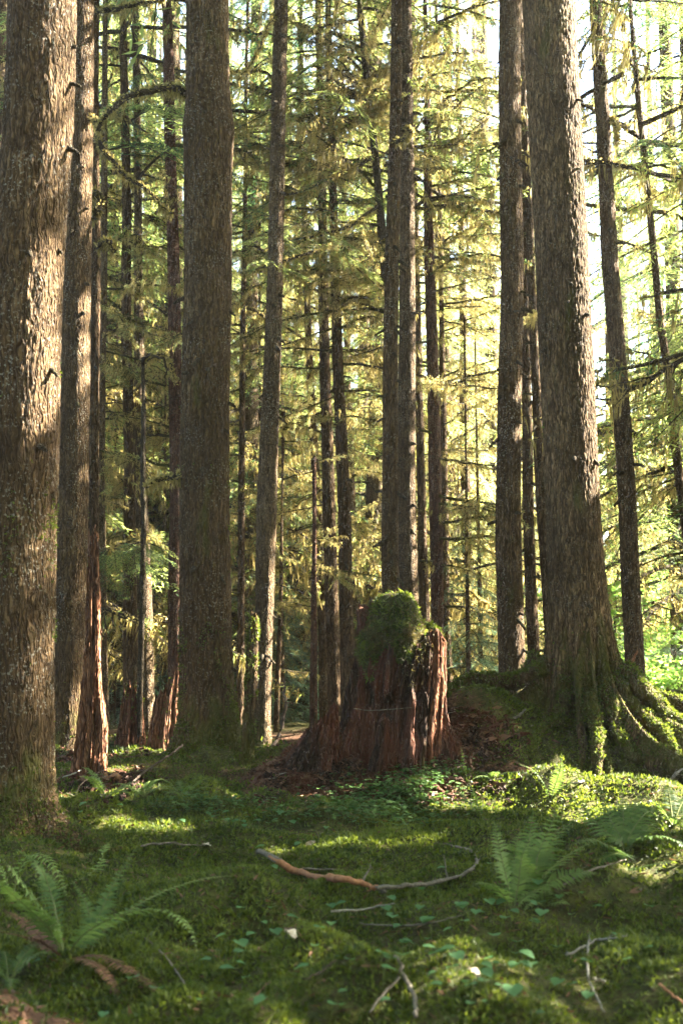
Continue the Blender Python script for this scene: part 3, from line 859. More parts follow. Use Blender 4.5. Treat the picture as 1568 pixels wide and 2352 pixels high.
def in_front(C):
    """boughs of the out-of-frame side trees do not reach in front of the stand"""
    return (np.abs(C[:, 0]) < .275 * C[:, 1] + .35) & (C[:, 1] < 14.5) & (C[:, 2] - EYE < .53 * C[:, 1] + .3)
CROWN_MATS = [M['needles'], M['limb'], M['drape']]
def own_crown(T, seed, z0, z1, rlow, rhigh, count, lib=None, limbs=0., droop=(-.1, .35), mats=None):
    """crown of one tree of the stand, as its child part"""
    ax = T['axis']
    f = lambda z: (np.interp(z, ax[:, 2], ax[:, 0]), np.interp(z, ax[:, 2], ax[:, 1]))
    nd, wd, ms = apply_gaps(crown_quads(seed, z0, z1, rlow, rhigh, count, lib or SPRAYS_COARSE, droop, f, limbs))
    o = np.array(T['root'].location)
    me = soup_mesh('crown', [(nd - o, 0), (wd - o, 1), (ms - o if len(ms) else ms, 2)], mats or CROWN_MATS)
    link('crown', me, T['root'])

def limb_ring(T, seed, z0, z1, count, scale=(.6, 1.0), az=None, which=None, pitch=(-.25, .3)):
    """dead mossy limbs of one tree: each a child part named branch"""
    g = np.random.default_rng(seed)
    o = np.array(T['root'].location)
    for k in range(count):
        z = g.uniform(z0, z1)
        p, r = axis_at(T, z)
        a = g.uniform(0, 2 * pi) if az is None else g.uniform(*az)
        me = LIMB_MESH[g.integers(len(LIMB_MESH)) if which is None else which[g.integers(len(which))]]
        rx, ry, sc = g.uniform(-.4, .4), g.uniform(*pitch), g.uniform(*scale)
        reach = p + (np.linspace(.1, 1, 8) * 2.2 * sc)[:, None] * np.array([cos(a) * cos(ry), sin(a) * cos(ry), -sin(ry)])
        if not lit_mask(reach, .12).all():
            continue
        link('branch', me, T['root'], p - o, (rx, ry, a), (sc,) * 3)

def stubs(T, seed, count, z0, z1, az=(-2.9, -.2), L=(.05, .16)):
    """short broken knobs where limbs once grew"""
    g = np.random.default_rng(seed)
    o = np.array(T['root'].location)
    for k in range(count):
        z = g.uniform(z0, z1)
        p, r = axis_at(T, z)
        a = g.uniform(*az)
        d = np.array([cos(a), sin(a), g.uniform(-.5, .2)])
        l = g.uniform(*L)
        u = np.linspace(0, 1, 4)
        pts = p - o + d * (r * .8 + u * l)[:, None] - np.array([0, 0, 1.]) * (.35 * l * u ** 2)[:, None]
        me = grid_mesh('branch_stub', tube_grid(pts, np.array([.030, .024, .02, .014]) * g.uniform(.6, 1.1), 7, .5, k), [M['limb']])
        link('branch_stub', me, T['root'])

# crowns of the named trees (all start above the picture's top edge unless the photo shows boughs)
own_crown(T1, 1, 9.5, 25, 3.6, .5, 120)
own_crown(T2, 2, 12.5, 25, 3.2, .5, 90)
own_crown(T3, 3, 12, 24, 2.6, .5, 50)
own_crown(T4, 4, 12, 23, 2.4, .4, 45)
own_crown(T5, 5, 8.5, 25, 2.6, .5, 50, SPRAYS, .3)
own_crown(T6, 6, 8.0, 24, 2.6, .5, 50, SPRAYS, .3)
own_crown(T7b, 7, 12.5, 25, 2.6, .5, 50)
own_crown(T7, 8, 11.5, 27, 3.6, .5, 130)
own_crown(T8, 9, 12.8, 24, 3.0, .5, 80)
own_crown(T9, 10, 7.5, 17, 1.7, .3, 40, SPRAYS, .3)
own_crown(T11, 11, 9.5, 25, 2.6, .4, 50, SPRAYS, .4)
own_crown(T12, 12, 9.0, 26, 2.8, .5, 60, SPRAYS, .4)
own_crown(T13, 13, 9.0, 25, 2.6, .5, 55, SPRAYS, .4)
own_crown(T14, 14, 9.0, 25, 2.6, .5, 50, SPRAYS, .3)
own_crown(T16, 16, 9.6, 19, 2.0, .3, 36, SPRAYS, .5)
own_crown(T17, 17, 13, 26, 3.0, .5, 85)
own_crown(T18, 18, 13, 26, 3.0, .5, 85)
own_crown(T19, 19, 9.5, 24, 2.6, .5, 45, SPRAYS, .3)
own_crown(T20, 20, 8.2, 22, 2.6, .4, 60, SPRAYS, .4)
own_crown(T21, 21, 9.0, 22, 2.4, .4, 45, SPRAYS, .4)
own_crown(T22, 22, 12.5, 26, 3.2, .5, 95)
own_crown(T23, 23, 12.5, 25, 2.6, .5, 50)
own_crown(T24, 24, 12.5, 24, 2.6, .5, 45)
own_crown(T25, 25, 12, 29, 3.8, .6, 140)
own_crown(T26, 26, 13, 25, 2.8, .5, 50)
own_crown(T27, 27, 8.2, 23, 2.6, .4, 50, SPRAYS, .4)

limb_ring(T16, 41, 3.6, 10.5, 46, (.45, .9), (pi * .55, pi * 1.6))
limb_ring(T16, 42, 5.0, 10.5, 14, (.4, .8))
limb_ring(T20, 43, 2.2, 9.8, 80, (.4, .85))
limb_ring(T12, 44, 2.6, 10, 50, (.3, .7))
limb_ring(T13, 45, 4.5, 9.6, 22, (.4, .8))
limb_ring(T11, 46, 3.0, 10, 24, (.35, .8))
limb_ring(T14, 47, 3.2, 9.5, 18, (.4, .8))
limb_ring(T9, 48, 1.6, 8.6, 34, (.25, .6))
limb_ring(T10, 49, .8, 5, 20, (.2, .5))
limb_ring(T21, 50, 1.0, 9, 36, (.4, .85), (-1.3, 1.4))
limb_ring(T19, 51, 3.0, 9, 16, (.35, .7))
limb_ring(T5, 52, 2.6, 9, 24, (.35, .8))
limb_ring(T6, 53, 3.4, 9, 24, (.35, .8))
limb_ring(T7b, 54, 3.0, 9, 14, (.4, .8))
limb_ring(T4, 55, 3.0, 8, 16, (.25, .6), (-1.2, 1.4))
limb_ring(T27, 56, 2.2, 9.8, 50, (.4, .85))
limb_ring(T24, 57, 3.5, 9, 10, (.3, .6))
limb_ring(T15, 58, 1.8, 4.0, 10, (.2, .45))
for T, sd, n, z0, z1 in ((T1, 61, 10, 1.0, 5.4), (T2, 62, 14, 1.5, 7.5), (T7, 63, 18, 1.0, 8), (T8, 64, 20, 1, 9.5), (T17, 65, 44, 2.2, 9.5), (T18, 66, 20, 2, 9.8),
                         (T22, 67, 40, 1, 9.2), (T23, 68, 18, 1, 9), (T25, 69, 10, 1.6, 7.5), (T26, 70, 22, 1, 9.5), (T3, 71, 8, 2, 8), (T13, 72, 16, 1, 6), (T24, 73, 12, 1, 8)):
    stubs(T, sd, n, z0, z1)

def special_branch(T, pts, r0, r1, moss=1.0, name='branch', live=0, seed=0):
    """one particular mossy limb following points (px, py, Y)"""
    g = np.random.default_rng(seed + 900)
    o = np.array(T['root'].location)
    P = spline(np.array([at(*p) for p in pts]) - o, 30)
    P = P + np.cumsum(g.normal(0, .006, P.shape), 0)
    u = np.linspace(0, 1, 30)
    wood = tube(P, r0 + (r1 - r0) * u, 7)
    ln = np.linalg.norm(np.diff(P, axis=0), axis=1).sum()
    m = int(ln * 420 * moss)
    uu = g.uniform(0, 1, m)
    pp = np.stack([np.interp(uu, u, P[:, c]) for c in range(3)], -1)
    hang = g.random(m) < .3
    ll = np.where(hang, g.uniform(.05, .16, m), g.uniform(.03, .07, m))
    dd = norm(np.where(hang[:, None], np.array([0, 0, -1.]) + g.normal(0, .2, (m, 3)), g.normal(0, 1, (m, 3)) + [0, 0, .3]))
    rr = np.interp(uu, u, [r0] * 15 + [r1] * 15)
    fz = leafq(pp + dd * (rr * .8 + ll * .4)[:, None], dd, g.normal(0, 1, (m, 3)), ll, np.where(hang, .012, g.uniform(.015, .035, m)))
    parts = [(wood, 0), (fz, 1)]
    for k in range(live):
        t = g.uniform(.3, 1)
        p = np.array([np.interp(t, u, P[:, c]) for c in range(3)])
        q, l = SPRAYS[g.integers(len(SPRAYS))]
        rm = rotz(g.uniform(0, 2 * pi)) @ roty(g.uniform(.1, .6))
        sc = g.uniform(.25, .5)
        parts += [((q * sc) @ rm.T + p, 2), ((l * sc) @ rm.T + p, 0)]
    link(name, soup_mesh('mossy_branch', parts, [M['limb'], M['drape'], M['needles']]), T['root'])

special_branch(T7, [(428, 218, 13.2), (400, 205, 13.1), (350, 206, 13), (285, 225, 12.9), (240, 262, 12.8), (222, 300, 12.8)], .045, .025, 1.2, seed=1)
special_branch(T3, [(222, 310, 15.2), (240, 345, 15), (285, 400, 14.9), (330, 425, 14.8), (372, 470, 14.7), (395, 490, 14.6)], .040, .012, 1.0, seed=2)
special_branch(T3, [(222, 20, 15.2), (250, 20, 15), (300, 10, 14.8), (370, -2, 14.7)], .04, .015, .8, seed=3)
special_branch(T8, [(636, 30, 16.5), (610, 70, 16.2), (580, 130, 16), (552, 180, 15.8)], .022, .010, .8, seed=4)
special_branch(T16, [(880, 555, 18.6), (820, 565, 18), (740, 575, 17.4), (640, 600, 17), (560, 620, 16.8)], .035, .012, .8, live=9, seed=5)
special_branch(T16, [(872, 470, 18.6), (800, 520, 18.2), (700, 545, 17.8), (610, 560, 17.5)], .030, .010, .8, live=6, seed=6)
special_branch(T16, [(862, 360, 18.6), (780, 400, 18.4), (690, 440, 18), (600, 450, 17.8)], .030, .010, .8, live=4, seed=7)
special_branch(T16, [(888, 690, 18.6), (860, 680, 18.2), (800, 672, 18), (770, 700, 17.8)], .028, .012, 1.2, seed=8)
special_branch(T17, [(902, 325, 16.2), (930, 318, 15.9), (940, 300, 15.8), (932, 292, 15.8)], .035, .025, 1.6, name='branch_stub', seed=9)
special_branch(T26, [(1405, 270, 17), (1408, 300, 16.8), (1410, 330, 16.7)], .02, .015, 1.6, name='branch_stub', seed=10)
special_branch(T7, [(420, 1085, 13.2), (395, 1095, 13), (360, 1100, 12.8), (330, 1115, 12.7)], .035, .015, 1.5, seed=11)
special_branch(T2, [(208, 270, 14.5), (218, 272, 14.4), (216, 280, 14.4)], .03, .025, 1.6, name='branch_stub', seed=12)
special_branch(T3, [(226, 440, 15.1), (234, 470, 15.0), (232, 500, 15.0)], .06, .05, 2.0, name='moss_burl', seed=13)
special_branch(T3, [(225, 570, 15.1), (245, 555, 15.0), (262, 575, 14.9)], .04, .03, 2.0, name='branch_stub', seed=14)
special_branch(T21, [(1022, 1410, 21.5), (1060, 1480, 21), (1100, 1530, 20.6), (1140, 1555, 20.4)], .022, .008, .9, seed=15)
special_branch(T21, [(1030, 1530, 21.5), (1070, 1580, 21), (1120, 1625, 20.6)], .022, .008, .9, seed=16)
special_branch(T21, [(1020, 1260, 21.5), (1060, 1330, 21), (1100, 1370, 20.6), (1130, 1390, 20.4)], .022, .008, .9, seed=17)
special_branch(HOOK, [(340, 830, 16.5), (370, 820, 16.4), (392, 850, 16.3), (400, 900, 16.2)], .02, .01, 1.0, seed=18)
special_branch(T6, [(322, 890, 18.8), (280, 900, 18.5), (240, 905, 18.2)], .03, .02, 1.2, seed=19)

# ------------------------------------------------------------------ trees behind the stand and beside the picture
CROWNS = []
def shared_crown(seed, z0, z1, rl, rh, n, limbs, mats, lib=None, droop=(-.05, .45)):
    nd, wd, ms = crown_quads(seed, z0, z1, rl, rh, n, lib or SPRAYS, droop, None, limbs)
    return soup_mesh('crown', [(nd, 0), (wd, 1), (ms, 2)], mats)
BM = [M['needles_brown'], M['limb'], M['drape']]
CROWNS = [shared_crown(501, 1.6, 17, 3.2, .5, 96, .45, BM), shared_crown(502, 2.4, 22, 3.6, .5, 128, .35, CROWN_MATS), shared_crown(503, .8, 15, 3.0, .4, 96, .35, BM),
          shared_crown(504, 3.0, 22, 3.6, .5, 125, .5, CROWN_MATS)]
YOUNG = [shared_crown(511, .3, 5.5, 1.7, .15, 40, 0, [M['needles_teal'], M['limb'], M['drape']]), shared_crown(512, .3, 4.0, 1.4, .12, 32, 0, [M['needles_teal'], M['limb'], M['drape']])]
def pole_mesh(seed, h, r):
    z = np.concatenate([np.linspace(-.4, 8, 70), np.linspace(8.6, h, 10)])
    g = np.random.default_rng(seed)
    p = np.stack([.25 * fbm(np.stack([z * .12 + seed, z * 0, z * 0], -1), 2, seed), .25 * fbm(np.stack([z * .12 + seed, z * 0 + 9, z * 0], -1), 2, seed), z], -1)
    p[:, :2] -= p[5, :2]
    rr = r * (1 - np.clip(z, 0, h) / h) ** .8 + .02 + .35 * r * np.exp(-np.maximum(z, 0) / .3)
    return grid_mesh('trunk', tube_grid(p, rr, 16, .12, seed), [M['hemlock' if seed % 2 else 'slim']])
POLES = [pole_mesh(601, 24, .16), pole_mesh(602, 25, .20), pole_mesh(603, 21, .13), pole_mesh(604, 26, .24)]
YPOLE = pole_mesh(605, 5.8, .04)

def far_tree(x, y, k, sc, rz, label, group, crown=True, lift=0.0):
    root = empty('conifer_tree', (x, y, gz(x, y)), label, 'tree', group)
    root.rotation_euler.z = rz
    root.scale = (sc,) * 3
    link('trunk', POLES[k], root)
    if crown:
        link('crown', CROWNS[k], root, (0, 0, lift))
    return root

def px_x(px, Y):
    return (px - PW / 2) / FPX * Y
g = np.random.default_rng(77)
# (picture x, depth, kind, scale)
BACK = [(60, 27, 1, 1.0), (190, 24, 0, .95), (262, 30, 2, 1.0), (300, 38, 3, 1.0), (372, 25, 3, 1.05), (350, 45, 1, 1.0), (420, 34, 0, 1.0), (520, 40, 1, 1.0), (575, 28, 2, .95),
        (655, 33, 3, 1.0), (600, 50, 0, 1.1), (700, 46, 2, 1.1), (765, 60, 3, 1.1), (840, 31, 0, 1.0), (880, 43, 1, 1.0), (950, 36, 2, 1.0), (1040, 27, 0, 1.0),
        (1090, 33, 2, 1.05), (1010, 52, 3, 1.1), (1130, 45, 1, 1.0), (1210, 30, 0, 1.0), (1280, 38, 2, 1.0), (1418, 31, 0, .9), (1440, 42, 3, 1.0), (1510, 31, 2, 1.0), (1560, 24, 1, .95),
        (-60, 35, 2, 1.0), (150, 44, 0, 1.1), (480, 58, 2, 1.1), (250, 60, 1, 1.1), (1160, 62, 0, 1.1), (120, 22, 1, .9), (250, 25, 3, .95), (450, 26, 1, .9), (580, 24, 3, .85), (620, 30, 1, 1.0), (330, 29, 1, 1.0), (860, 25, 3, .9), (1110, 38, 1, 1.1), (-30, 19, 1, .95), (25, 23, 3, 1.0), (1075, 25, 2, .8), (1120, 29, 0, .9), (690, 27, 0, .8), (825, 35, 2, 1.0), (1000, 40, 0, 1.0), (450, 31, 2, .9), (230, 27, 0, .85), (1240, 44, 0, 1.0), (640, 40, 2, 1.0), (330, 32, 2, .9), (1480, 64, 2, 1.1), (920, 66, 1, 1.2), (60, 58, 3, 1.1)]
for i, (px, Y, k, sc) in enumerate(BACK):
    far_tree(px_x(px, Y), Y, k, sc, g.uniform(0, 6.28), 'conifer with drooping boughs in the sunlit forest behind the stand', 'background conifers')
# placed out of frame on the sunny side so their crowns shade the foreground
SIDE = [(5.6, 12.4), (7.4, 15.6), (6.2, 17.6), (9.6, 13.5), (10.8, 17.5), (13.0, 15.0), (16.5, 18.5), (5.2, 8.6), (8.2, 9.6), (12.0, 10.4), (20.5, 21.5), (16.0, 13.0), (7.2, 5.5), (5.9, 20.6)]
for i, (x, y) in enumerate(SIDE):
    z0 = gz(x, y)
    root = empty('conifer_tree', (x, y, z0), 'neighbouring conifer beyond the right side that shades the mossy ground', 'tree', 'conifers beside the clearing')
    link('trunk', POLES[i % 4], root)
    base = (4.0, 24, 3.6, .6, 120)
    nd, wd, ms = apply_gaps([q + np.array([x, y, z0]) if len(q) else q for q in crown_quads(700 + i, base[0] - (1.5 if i in (5, 18) else 0), base[1], base[2], base[3], base[4], SPRAYS if x < .275 * y + 4.5 and y > 12 else SPRAYS_COARSE, (-.1, .4), None, .15)])
    nd, wd, ms = [q[~in_front(q.mean(1))] if len(q) else q for q in (nd, wd, ms)]
    o = np.array([x, y, z0])
    link('crown', soup_mesh('crown', [(nd - o, 0), (wd - o, 1), (ms - o if len(ms) else ms, 2)], CROWN_MATS), root)
# young hemlocks of the understorey
YNG = [(1075, 19.5, 0, .75), (1100, 23, 1, .9), (1050, 26, 0, .8), (650, 23, 0, .75), (670, 27, 1, 1.0), (560, 25, 1, .8), (690, 30, 0, .8), (265, 22, 0, .85), (380, 23, 1, .9), (130, 15.5, 1, .45), (520, 31, 0, .9), (860, 27, 1, .8), (940, 29, 0, .8), (1220, 24, 1, .8), (1420, 26, 0, .7), (310, 27, 1, 1.), (1130, 29, 0, 1.)]
YNG += [(g.uniform(180, 1560), g.uniform(23, 36), int(g.integers(2)), g.uniform(.7, 1.25)) for _ in range(22)]
for px, Y, k, sc in YNG:
    x = px_x(px, Y)
    root = empty('young_hemlock', (x, Y, gz(x, Y)), 'young feathery blue-green hemlock growing in the shade between the trunks', 'young tree', 'understorey hemlocks')
    root.rotation_euler.z = g.uniform(0, 6.28)
    root.scale = (sc,) * 3
    link('trunk', YPOLE, root)
    link('crown', YOUNG[k], root)
# dark green spray hanging in front of the sunlit left trunk
special_branch(T5, [(298, 1240, 18.0), (285, 1245, 17.4), (262, 1250, 17.0), (250, 1262, 16.8)], .02, .008, .4, live=9, seed=31)
special_branch(T5, [(298, 1230, 18.0), (315, 1240, 17.4), (335, 1250, 17.0)], .02, .008, .4, live=7, seed=32)
# bright broadleaf shrubs at the right
def maple_mesh(seed, h, w, n):
    q = np.random.default_rng(seed)
    wood, C = [], []
    for s in range(5):
        a = q.uniform(0, 2 * pi)
        u = np.linspace(0, 1, 8)
        tip = np.array([cos(a) * w * q.uniform(.4, 1), sin(a) * w * q.uniform(.4, 1), h * q.uniform(.7, 1)])
        p = tip * u[:, None] * np.array([1, 1, 0]) * u[:, None] ** .5 + np.array([0, 0, 1.]) * (tip[2] * u)[:, None] + np.cumsum(q.normal(0, .04, (8, 3)), 0)
        wood.append(tube(p, .03 * (1 - u) + .006, 5))
        for k in range(12):
            t = q.uniform(.25, 1)
            b = np.array([np.interp(t, u, p[:, c]) for c in range(3)])
            d = q.normal(0, 1, 3) * [1, 1, .35]
            e = b + d / np.linalg.norm(d) * q.uniform(.3, .9)
            wood.append(tube(np.array([b, (b + e) / 2 + [0, 0, .05], e]), [.008, .006, .003], 3))
            m = n // 60
            C.append(b + (e - b) * q.uniform(.3, 1.1, (m, 1)) + q.normal(0, .13, (m, 3)) * [1, 1, .5])
    C = np.concatenate(C)
    m = len(C)
    lv = leafq(C, q.normal(0, 1, (m, 3)) * [1, 1, .4], np.array([0, 0, 1.]) + q.normal(0, .45, (m, 3)), q.uniform(.08, .15, m), q.uniform(.06, .11, m))
    return soup_mesh('shrub', [(np.concatenate(wood), 0), (lv, 1)], [M['limb'], M['maple']])
MAP = [maple_mesh(801, 3.4, 1.3, 2400), maple_mesh(802, 2.4, 1.2, 2000)]
for px, Y, k, sc in [(1410, 23, 0, .95), (1500, 21, 1, .8), (1540, 19.5, 1, .75), (1430, 30, 0, 1.2), (1560, 26, 0, 1.0), (1450, 20, 1, .5), (1480, 36, 0, 1.3)]:
    x = px_x(px, Y)
    root = empty('leafy_shrub', (x, Y, gz(x, Y)), 'bright green broadleaf shrub in sun right of the giant spruce', 'shrub', 'bright shrubs at the right')
    root.rotation_euler.z = g.uniform(0, 6.28)
    root.scale = (sc,) * 3
    link('foliage', MAP[k], root)

# unseen conifers added behind and left of the camera to block sky light
for i, (x, y) in enumerate([(-4.5, -3.0), (0.5, -5.0), (5.0, -3.5), (-8.0, 1.5), (9.0, 0.5), (-2.5, -9.5), (4.0, -10.0), (-9.5, -5.5), (10.0, -6.5), (-9.8, 7.0), (-11.0, 12.5), (-12.5, 19.0), (2.5, -3.2), (-1.8, -4.0), (7.0, -1.0), (-6.0, -1.0), (0, -13), (7, -8)]):
    far_tree(x, y - (2.6 if y < 2 else 0), (1, 3)[i % 2], 1.15, i * 1.3, 'neighbouring conifer behind or left of the clearing', 'conifers round the clearing')
# ------------------------------------------------------------------ moss
def sprigs(P, N, size, seed, blades=3, wid=.34, up=.8, spread=.8):
    """small leafy moss sprigs on points P with normals N"""
    g = np.random.default_rng(seed)
    C, D, Nn, L, Wd = [], [], [], [], []
    for k in range(blades):
        d = norm(N * up + g.normal(0, spread, P.shape))
        l = size * g.uniform(.6, 1.3, len(P))
        C.append(P + d * (l * .45)[:, None])
        D.append(d)
        Nn.append(g.normal(0, 1, P.shape))
        L.append(l)
        Wd.append(l * wid * g.uniform(.7, 1.4, len(P)))
    return leafq(np.concatenate(C), np.concatenate(D), np.concatenate(Nn), np.concatenate(L), np.concatenate(Wd))

def ground_normal(x, y):
    e = .03
    dx = (ground(x + e, y) - ground(x - e, y)) / (2 * e)
    dy = (ground(x, y + e) - ground(x, y - e)) / (2 * e)
    return norm(np.stack([-dx, -dy, np.ones_like(dx)], -1))

def moss_carpet():
    g = np.random.default_rng(5)
    parts = []
    for (y0, y1, dens, size) in ((3.9, 5.6, 4200, .026), (5.6, 7.5, 3300, .028), (7.5, 10, 2400, .030), (10, 13.5, 1300, .034), (13.5, 17, 520, .045)):
        area = (y1 - y0) * (.55 * (y0 + y1) / 2 + 2.6)
        n = int(area * dens)
        y = g.uniform(y0, y1, n)
        x = g.uniform(-1, 1, n) * (.275 * y + 1.3)
        q = np.stack([x, y, x * 0], -1)
        lush = fbm(q * 1.1, 3, 21) + .5
        hum = fbm(q * 4.5, 3, 22) + .5
        keep = g.random(n) < np.clip(1.15 - 1.6 * litter(x, y) - 2.4 * np.clip(.46 - lush, 0, 1) + .7 * (hum - .5), .04, 1)
        x, y, lush, hum = x[keep], y[keep], lush[keep], hum[keep]
        z = ground(x, y) + np.clip(hum - .42, 0, 1) * .10 * g.uniform(.3, 1, len(x))
        P = np.stack([x, y, z - .004], -1)
        parts.append((sprigs(P, ground_normal(x, y), size * (.65 + .8 * hum), 31 + int(y0 * 10), 3), 0))
    o = link('moss_carpet', soup_mesh('moss_carpet', parts, [M['moss']]))
    o['kind'] = 'stuff'
    o['label'] = 'deep green moss carpet over the forest floor'
    # needle and twig litter where the moss is thin
    n = 34000
    y = g.uniform(4, 19, n)
    x = g.uniform(-1, 1, n) * (.275 * y + 1.3)
    keep = g.random(n) < .22 + .9 * litter(x, y)
    x, y = x[keep], y[keep]
    P = np.stack([x, y, ground(x, y) + .012], -1)
    d = g.normal(0, 1, P.shape) * [1, 1, .35]
    l = g.uniform(.02, .085, len(P))
    o = link('forest_litter', soup_mesh('forest_litter', [(leafq(P, d, g.normal(0, 1, P.shape), l, g.uniform(.005, .016, len(P))), 0)], [M['fern_dead']]))
    o['kind'] = 'stuff'
    o['label'] = 'brown needle and bark litter round the rotten stump'
moss_carpet()

def grid_points(V, origin, n, seed, pick):
    """random points on a wrapped grid surface; pick(P, N) -> keep probability"""
    g = np.random.default_rng(seed)
    R, Cn = V.shape[:2]
    du = np.roll(V, -1, 1) - V
    dv = np.zeros_like(V)
    dv[:-1] = V[1:] - V[:-1]
    cr = np.cross(du, dv)
    ar = np.linalg.norm(cr, axis=-1)
    ar[-1] = 0
    idx = g.choice(R * Cn, n, p=(ar / ar.sum()).ravel())
    i, j = idx // Cn, idx % Cn
    P = V[i, j] + du[i, j] * g.random((n, 1)) + dv[i, j] * g.random((n, 1))
    N = norm(cr[i, j])
    keep = g.random(n) < pick(P, N)
    return P[keep], N[keep]

def trunk_moss(T, n, seed, h=1.0, amt=.5, size=.03, zmax=3.0):
    V = T['V']
    sel = V[:, 0, 2] < zmax
    W = V[sel]
    def pick(P, N):
        q = fbm(P * np.array([3.2, 3.2, 1.6]) + seed, 3, 50) + .5
        q2 = fbm(P * 11 + seed, 2, 51)
        return np.clip((amt * np.exp(-np.maximum(P[:, 2], 0) / h) + .55 * np.clip(N[:, 2], 0, 1) + (q - .62) * 2 + q2), 0, 1)
    P, N = grid_points(W, None, n, seed, pick)
    link('moss', soup_mesh('moss', [(sprigs(P - N * .004, N + [0, 0, -.25], np.full(len(P), size), seed, 3, .38, .7, .6), 0)], [M['moss']]), T['root'])
def surface_root(T, pts, r0, r1, seed, moss=2600):
    """a knobbly root running out over the ground; pts are (x, y, lift)"""
    o = np.array(T['root'].location)
    P = np.array([(x, y, gz(x, y) + l) for x, y, l in pts])
    S = spline(P, 46)
    g = np.random.default_rng(seed)
    S = S + np.cumsum(g.normal(0, .008, S.shape), 0) * [1, 1, .4]
    low = ground(S[:, 0], S[:, 1]) - .3 * r1
    S[8:, 2] = np.maximum(S[8:, 2], low[8:])
    u = np.linspace(0, 1, 46)
    V = tube_grid(S - o, r0 + (r1 - r0) * u ** .7, 14, .7, seed)
    link('root', grid_mesh('root', V, [M['spruce_mossy']]), T['root'])
    Q, N = grid_points(V, None, moss, seed, lambda P, N: np.clip(N[:, 2] * .7 + .35 + 2.0 * fbm(P * 5, 3, 12), 0, 1))
    link('moss', soup_mesh('moss', [(sprigs(Q, N + [0, 0, .1], g.uniform(.018, .040, len(Q)), seed, 3, .36, .7, .7), 0)], [M['moss']]), T['root'])
cx25, cy25 = T25['root'].location.x, T25['root'].location.y
for i, (a, l, h, r) in enumerate([(272, 1.25, .34, .095), (296, 1.35, .36, .10), (316, 1.5, .34, .09), (334, 1.7, .36, .11), (352, 1.9, .36, .10), (372, 1.8, .34, .09), (196, 1.6, .34, .10), (176, 1.7, .36, .09), (228, 1.1, .25, .07)]):
    q = np.random.default_rng(i)
    pts = []
    for t, lf in ((.24, h + .12), (.42, h * .55), (.62, .08), (.82, .03), (1.0, -.05)):
        aa = A(a + q.uniform(-7, 7) * t)
        pts.append((cx25 + cos(aa) * l * t, cy25 + sin(aa) * l * t, lf))
    surface_root(T25, pts, r, .035, 300 + i)
trunk_moss(T25, 52000, 3, .62, .75, .030)
trunk_moss(T7, 34000, 4, .40, .55, .030)
trunk_moss(T1, 26000, 5, .22, .6, .026)
trunk_moss(T2, 5000, 6, .3, .4, .03)
trunk_moss(T22, 5000, 8, .3, .3, .03)
STEM['V'] = STEM['V']
trunk_moss(STEM, 12000, 7, 2.0, .55, .03)
trunk_moss(JAG, 5000, 9, .4, .1, .03)
trunk_moss(SQUAT, 6000, 10, .6, .15, .03)

def moss_heap():
    """the ragged mossy heap on the big stump"""
    o = np.array(STUMP['root'].location)
    g = np.random.default_rng(66)
    pts, nrm, quads = [], [], []
    lumps = [([(1360, 914, 5), (1366, 910, 30), (1384, 908, 46), (1420, 909, 60), (1450, 914, 74), (1482, 922, 89), (1512, 922, 84)], 12.2, 61),
             ([(1425, 868, 6), (1434, 866, 18), (1460, 860, 30), (1500, 856, 34), (1540, 852, 16)], 12.0, 67),
             ([(1432, 930, 5), (1442, 930, 18), (1465, 932, 26), (1495, 930, 28), (1520, 928, 14)], 11.85, 68),
             ([(1432, 985, 5), (1442, 988, 16), (1462, 996, 24), (1490, 1004, 14)], 12.2, 69),
             ([(1470, 850, 6), (1482, 848, 16), (1512, 846, 20), (1560, 850, 8)], 11.9, 70)]
    for i, (keys, Y, sd) in enumerate(lumps):
        c = keys[len(keys) // 2][1]
        zt, zb = at(c, keys[0][0] - 1, Y)[2], at(c, keys[-1][0], Y)[2]
        V = column_grid(keys, Y, zb, zt, (zt - zb) / 36, 60, .24, 0, sd, bx=o[0], base=o[2], oval=.9)
        V[:, :, 1] += Y - o[1]
        link('moss_cap', grid_mesh('moss_cap', V, [M['mossbed']]), STUMP['root'])
        P, N = grid_points(V, None, (11000, 5000, 4000, 2600, 2200)[i], sd + 1, lambda P, N: np.clip(.55 + 2.2 * fbm(P * 9, 3, 3), .05, 1))
        pts.append(P)
        nrm.append(N)
    P, N = np.concatenate(pts), np.concatenate(nrm)
    tone = fbm(P * 6, 2, 8) + g.normal(0, .12, len(P)) > .08
    q = [(sprigs(P[~tone], N[~tone] + [0, 0, -.3], g.gamma(3, .006, (~tone).sum()) + .010, 63, 3, .3, .6, .8), 0),
         (sprigs(P[tone], N[tone] + [0, 0, -.5], g.uniform(.02, .05, tone.sum()), 64, 2, .2, .6, .8), 1)]
    # moss and roots hanging over the broken rim
    rim = STUMP['V'][-6]
    n = 2600
    k = g.integers(0, len(rim), n)
    a = np.arctan2(rim[k, 1], rim[k, 0])
    RP = rim[k] + g.normal(0, .035, (n, 3)) + [0, 0, -.02] - np.array([0, 0, 1.]) * np.abs(g.normal(0, .09, (n, 1)))
    keep = g.random(n) < np.clip(.5 + 2.4 * fbm(np.stack([a * 4, a * 0, a * 0], -1), 2, 9), 0, 1)
    RP = RP[keep]
    RN = norm(np.stack([RP[:, 0], RP[:, 1], RP[:, 0] * 0 - .4], -1))
    q.append((sprigs(RP, RN, g.uniform(.010, .024, len(RP)), 65, 2, .25, .6, .8), 1))
    link('moss', soup_mesh('moss', q, [M['moss'], M['drape_dull']]), STUMP['root'])
moss_heap()

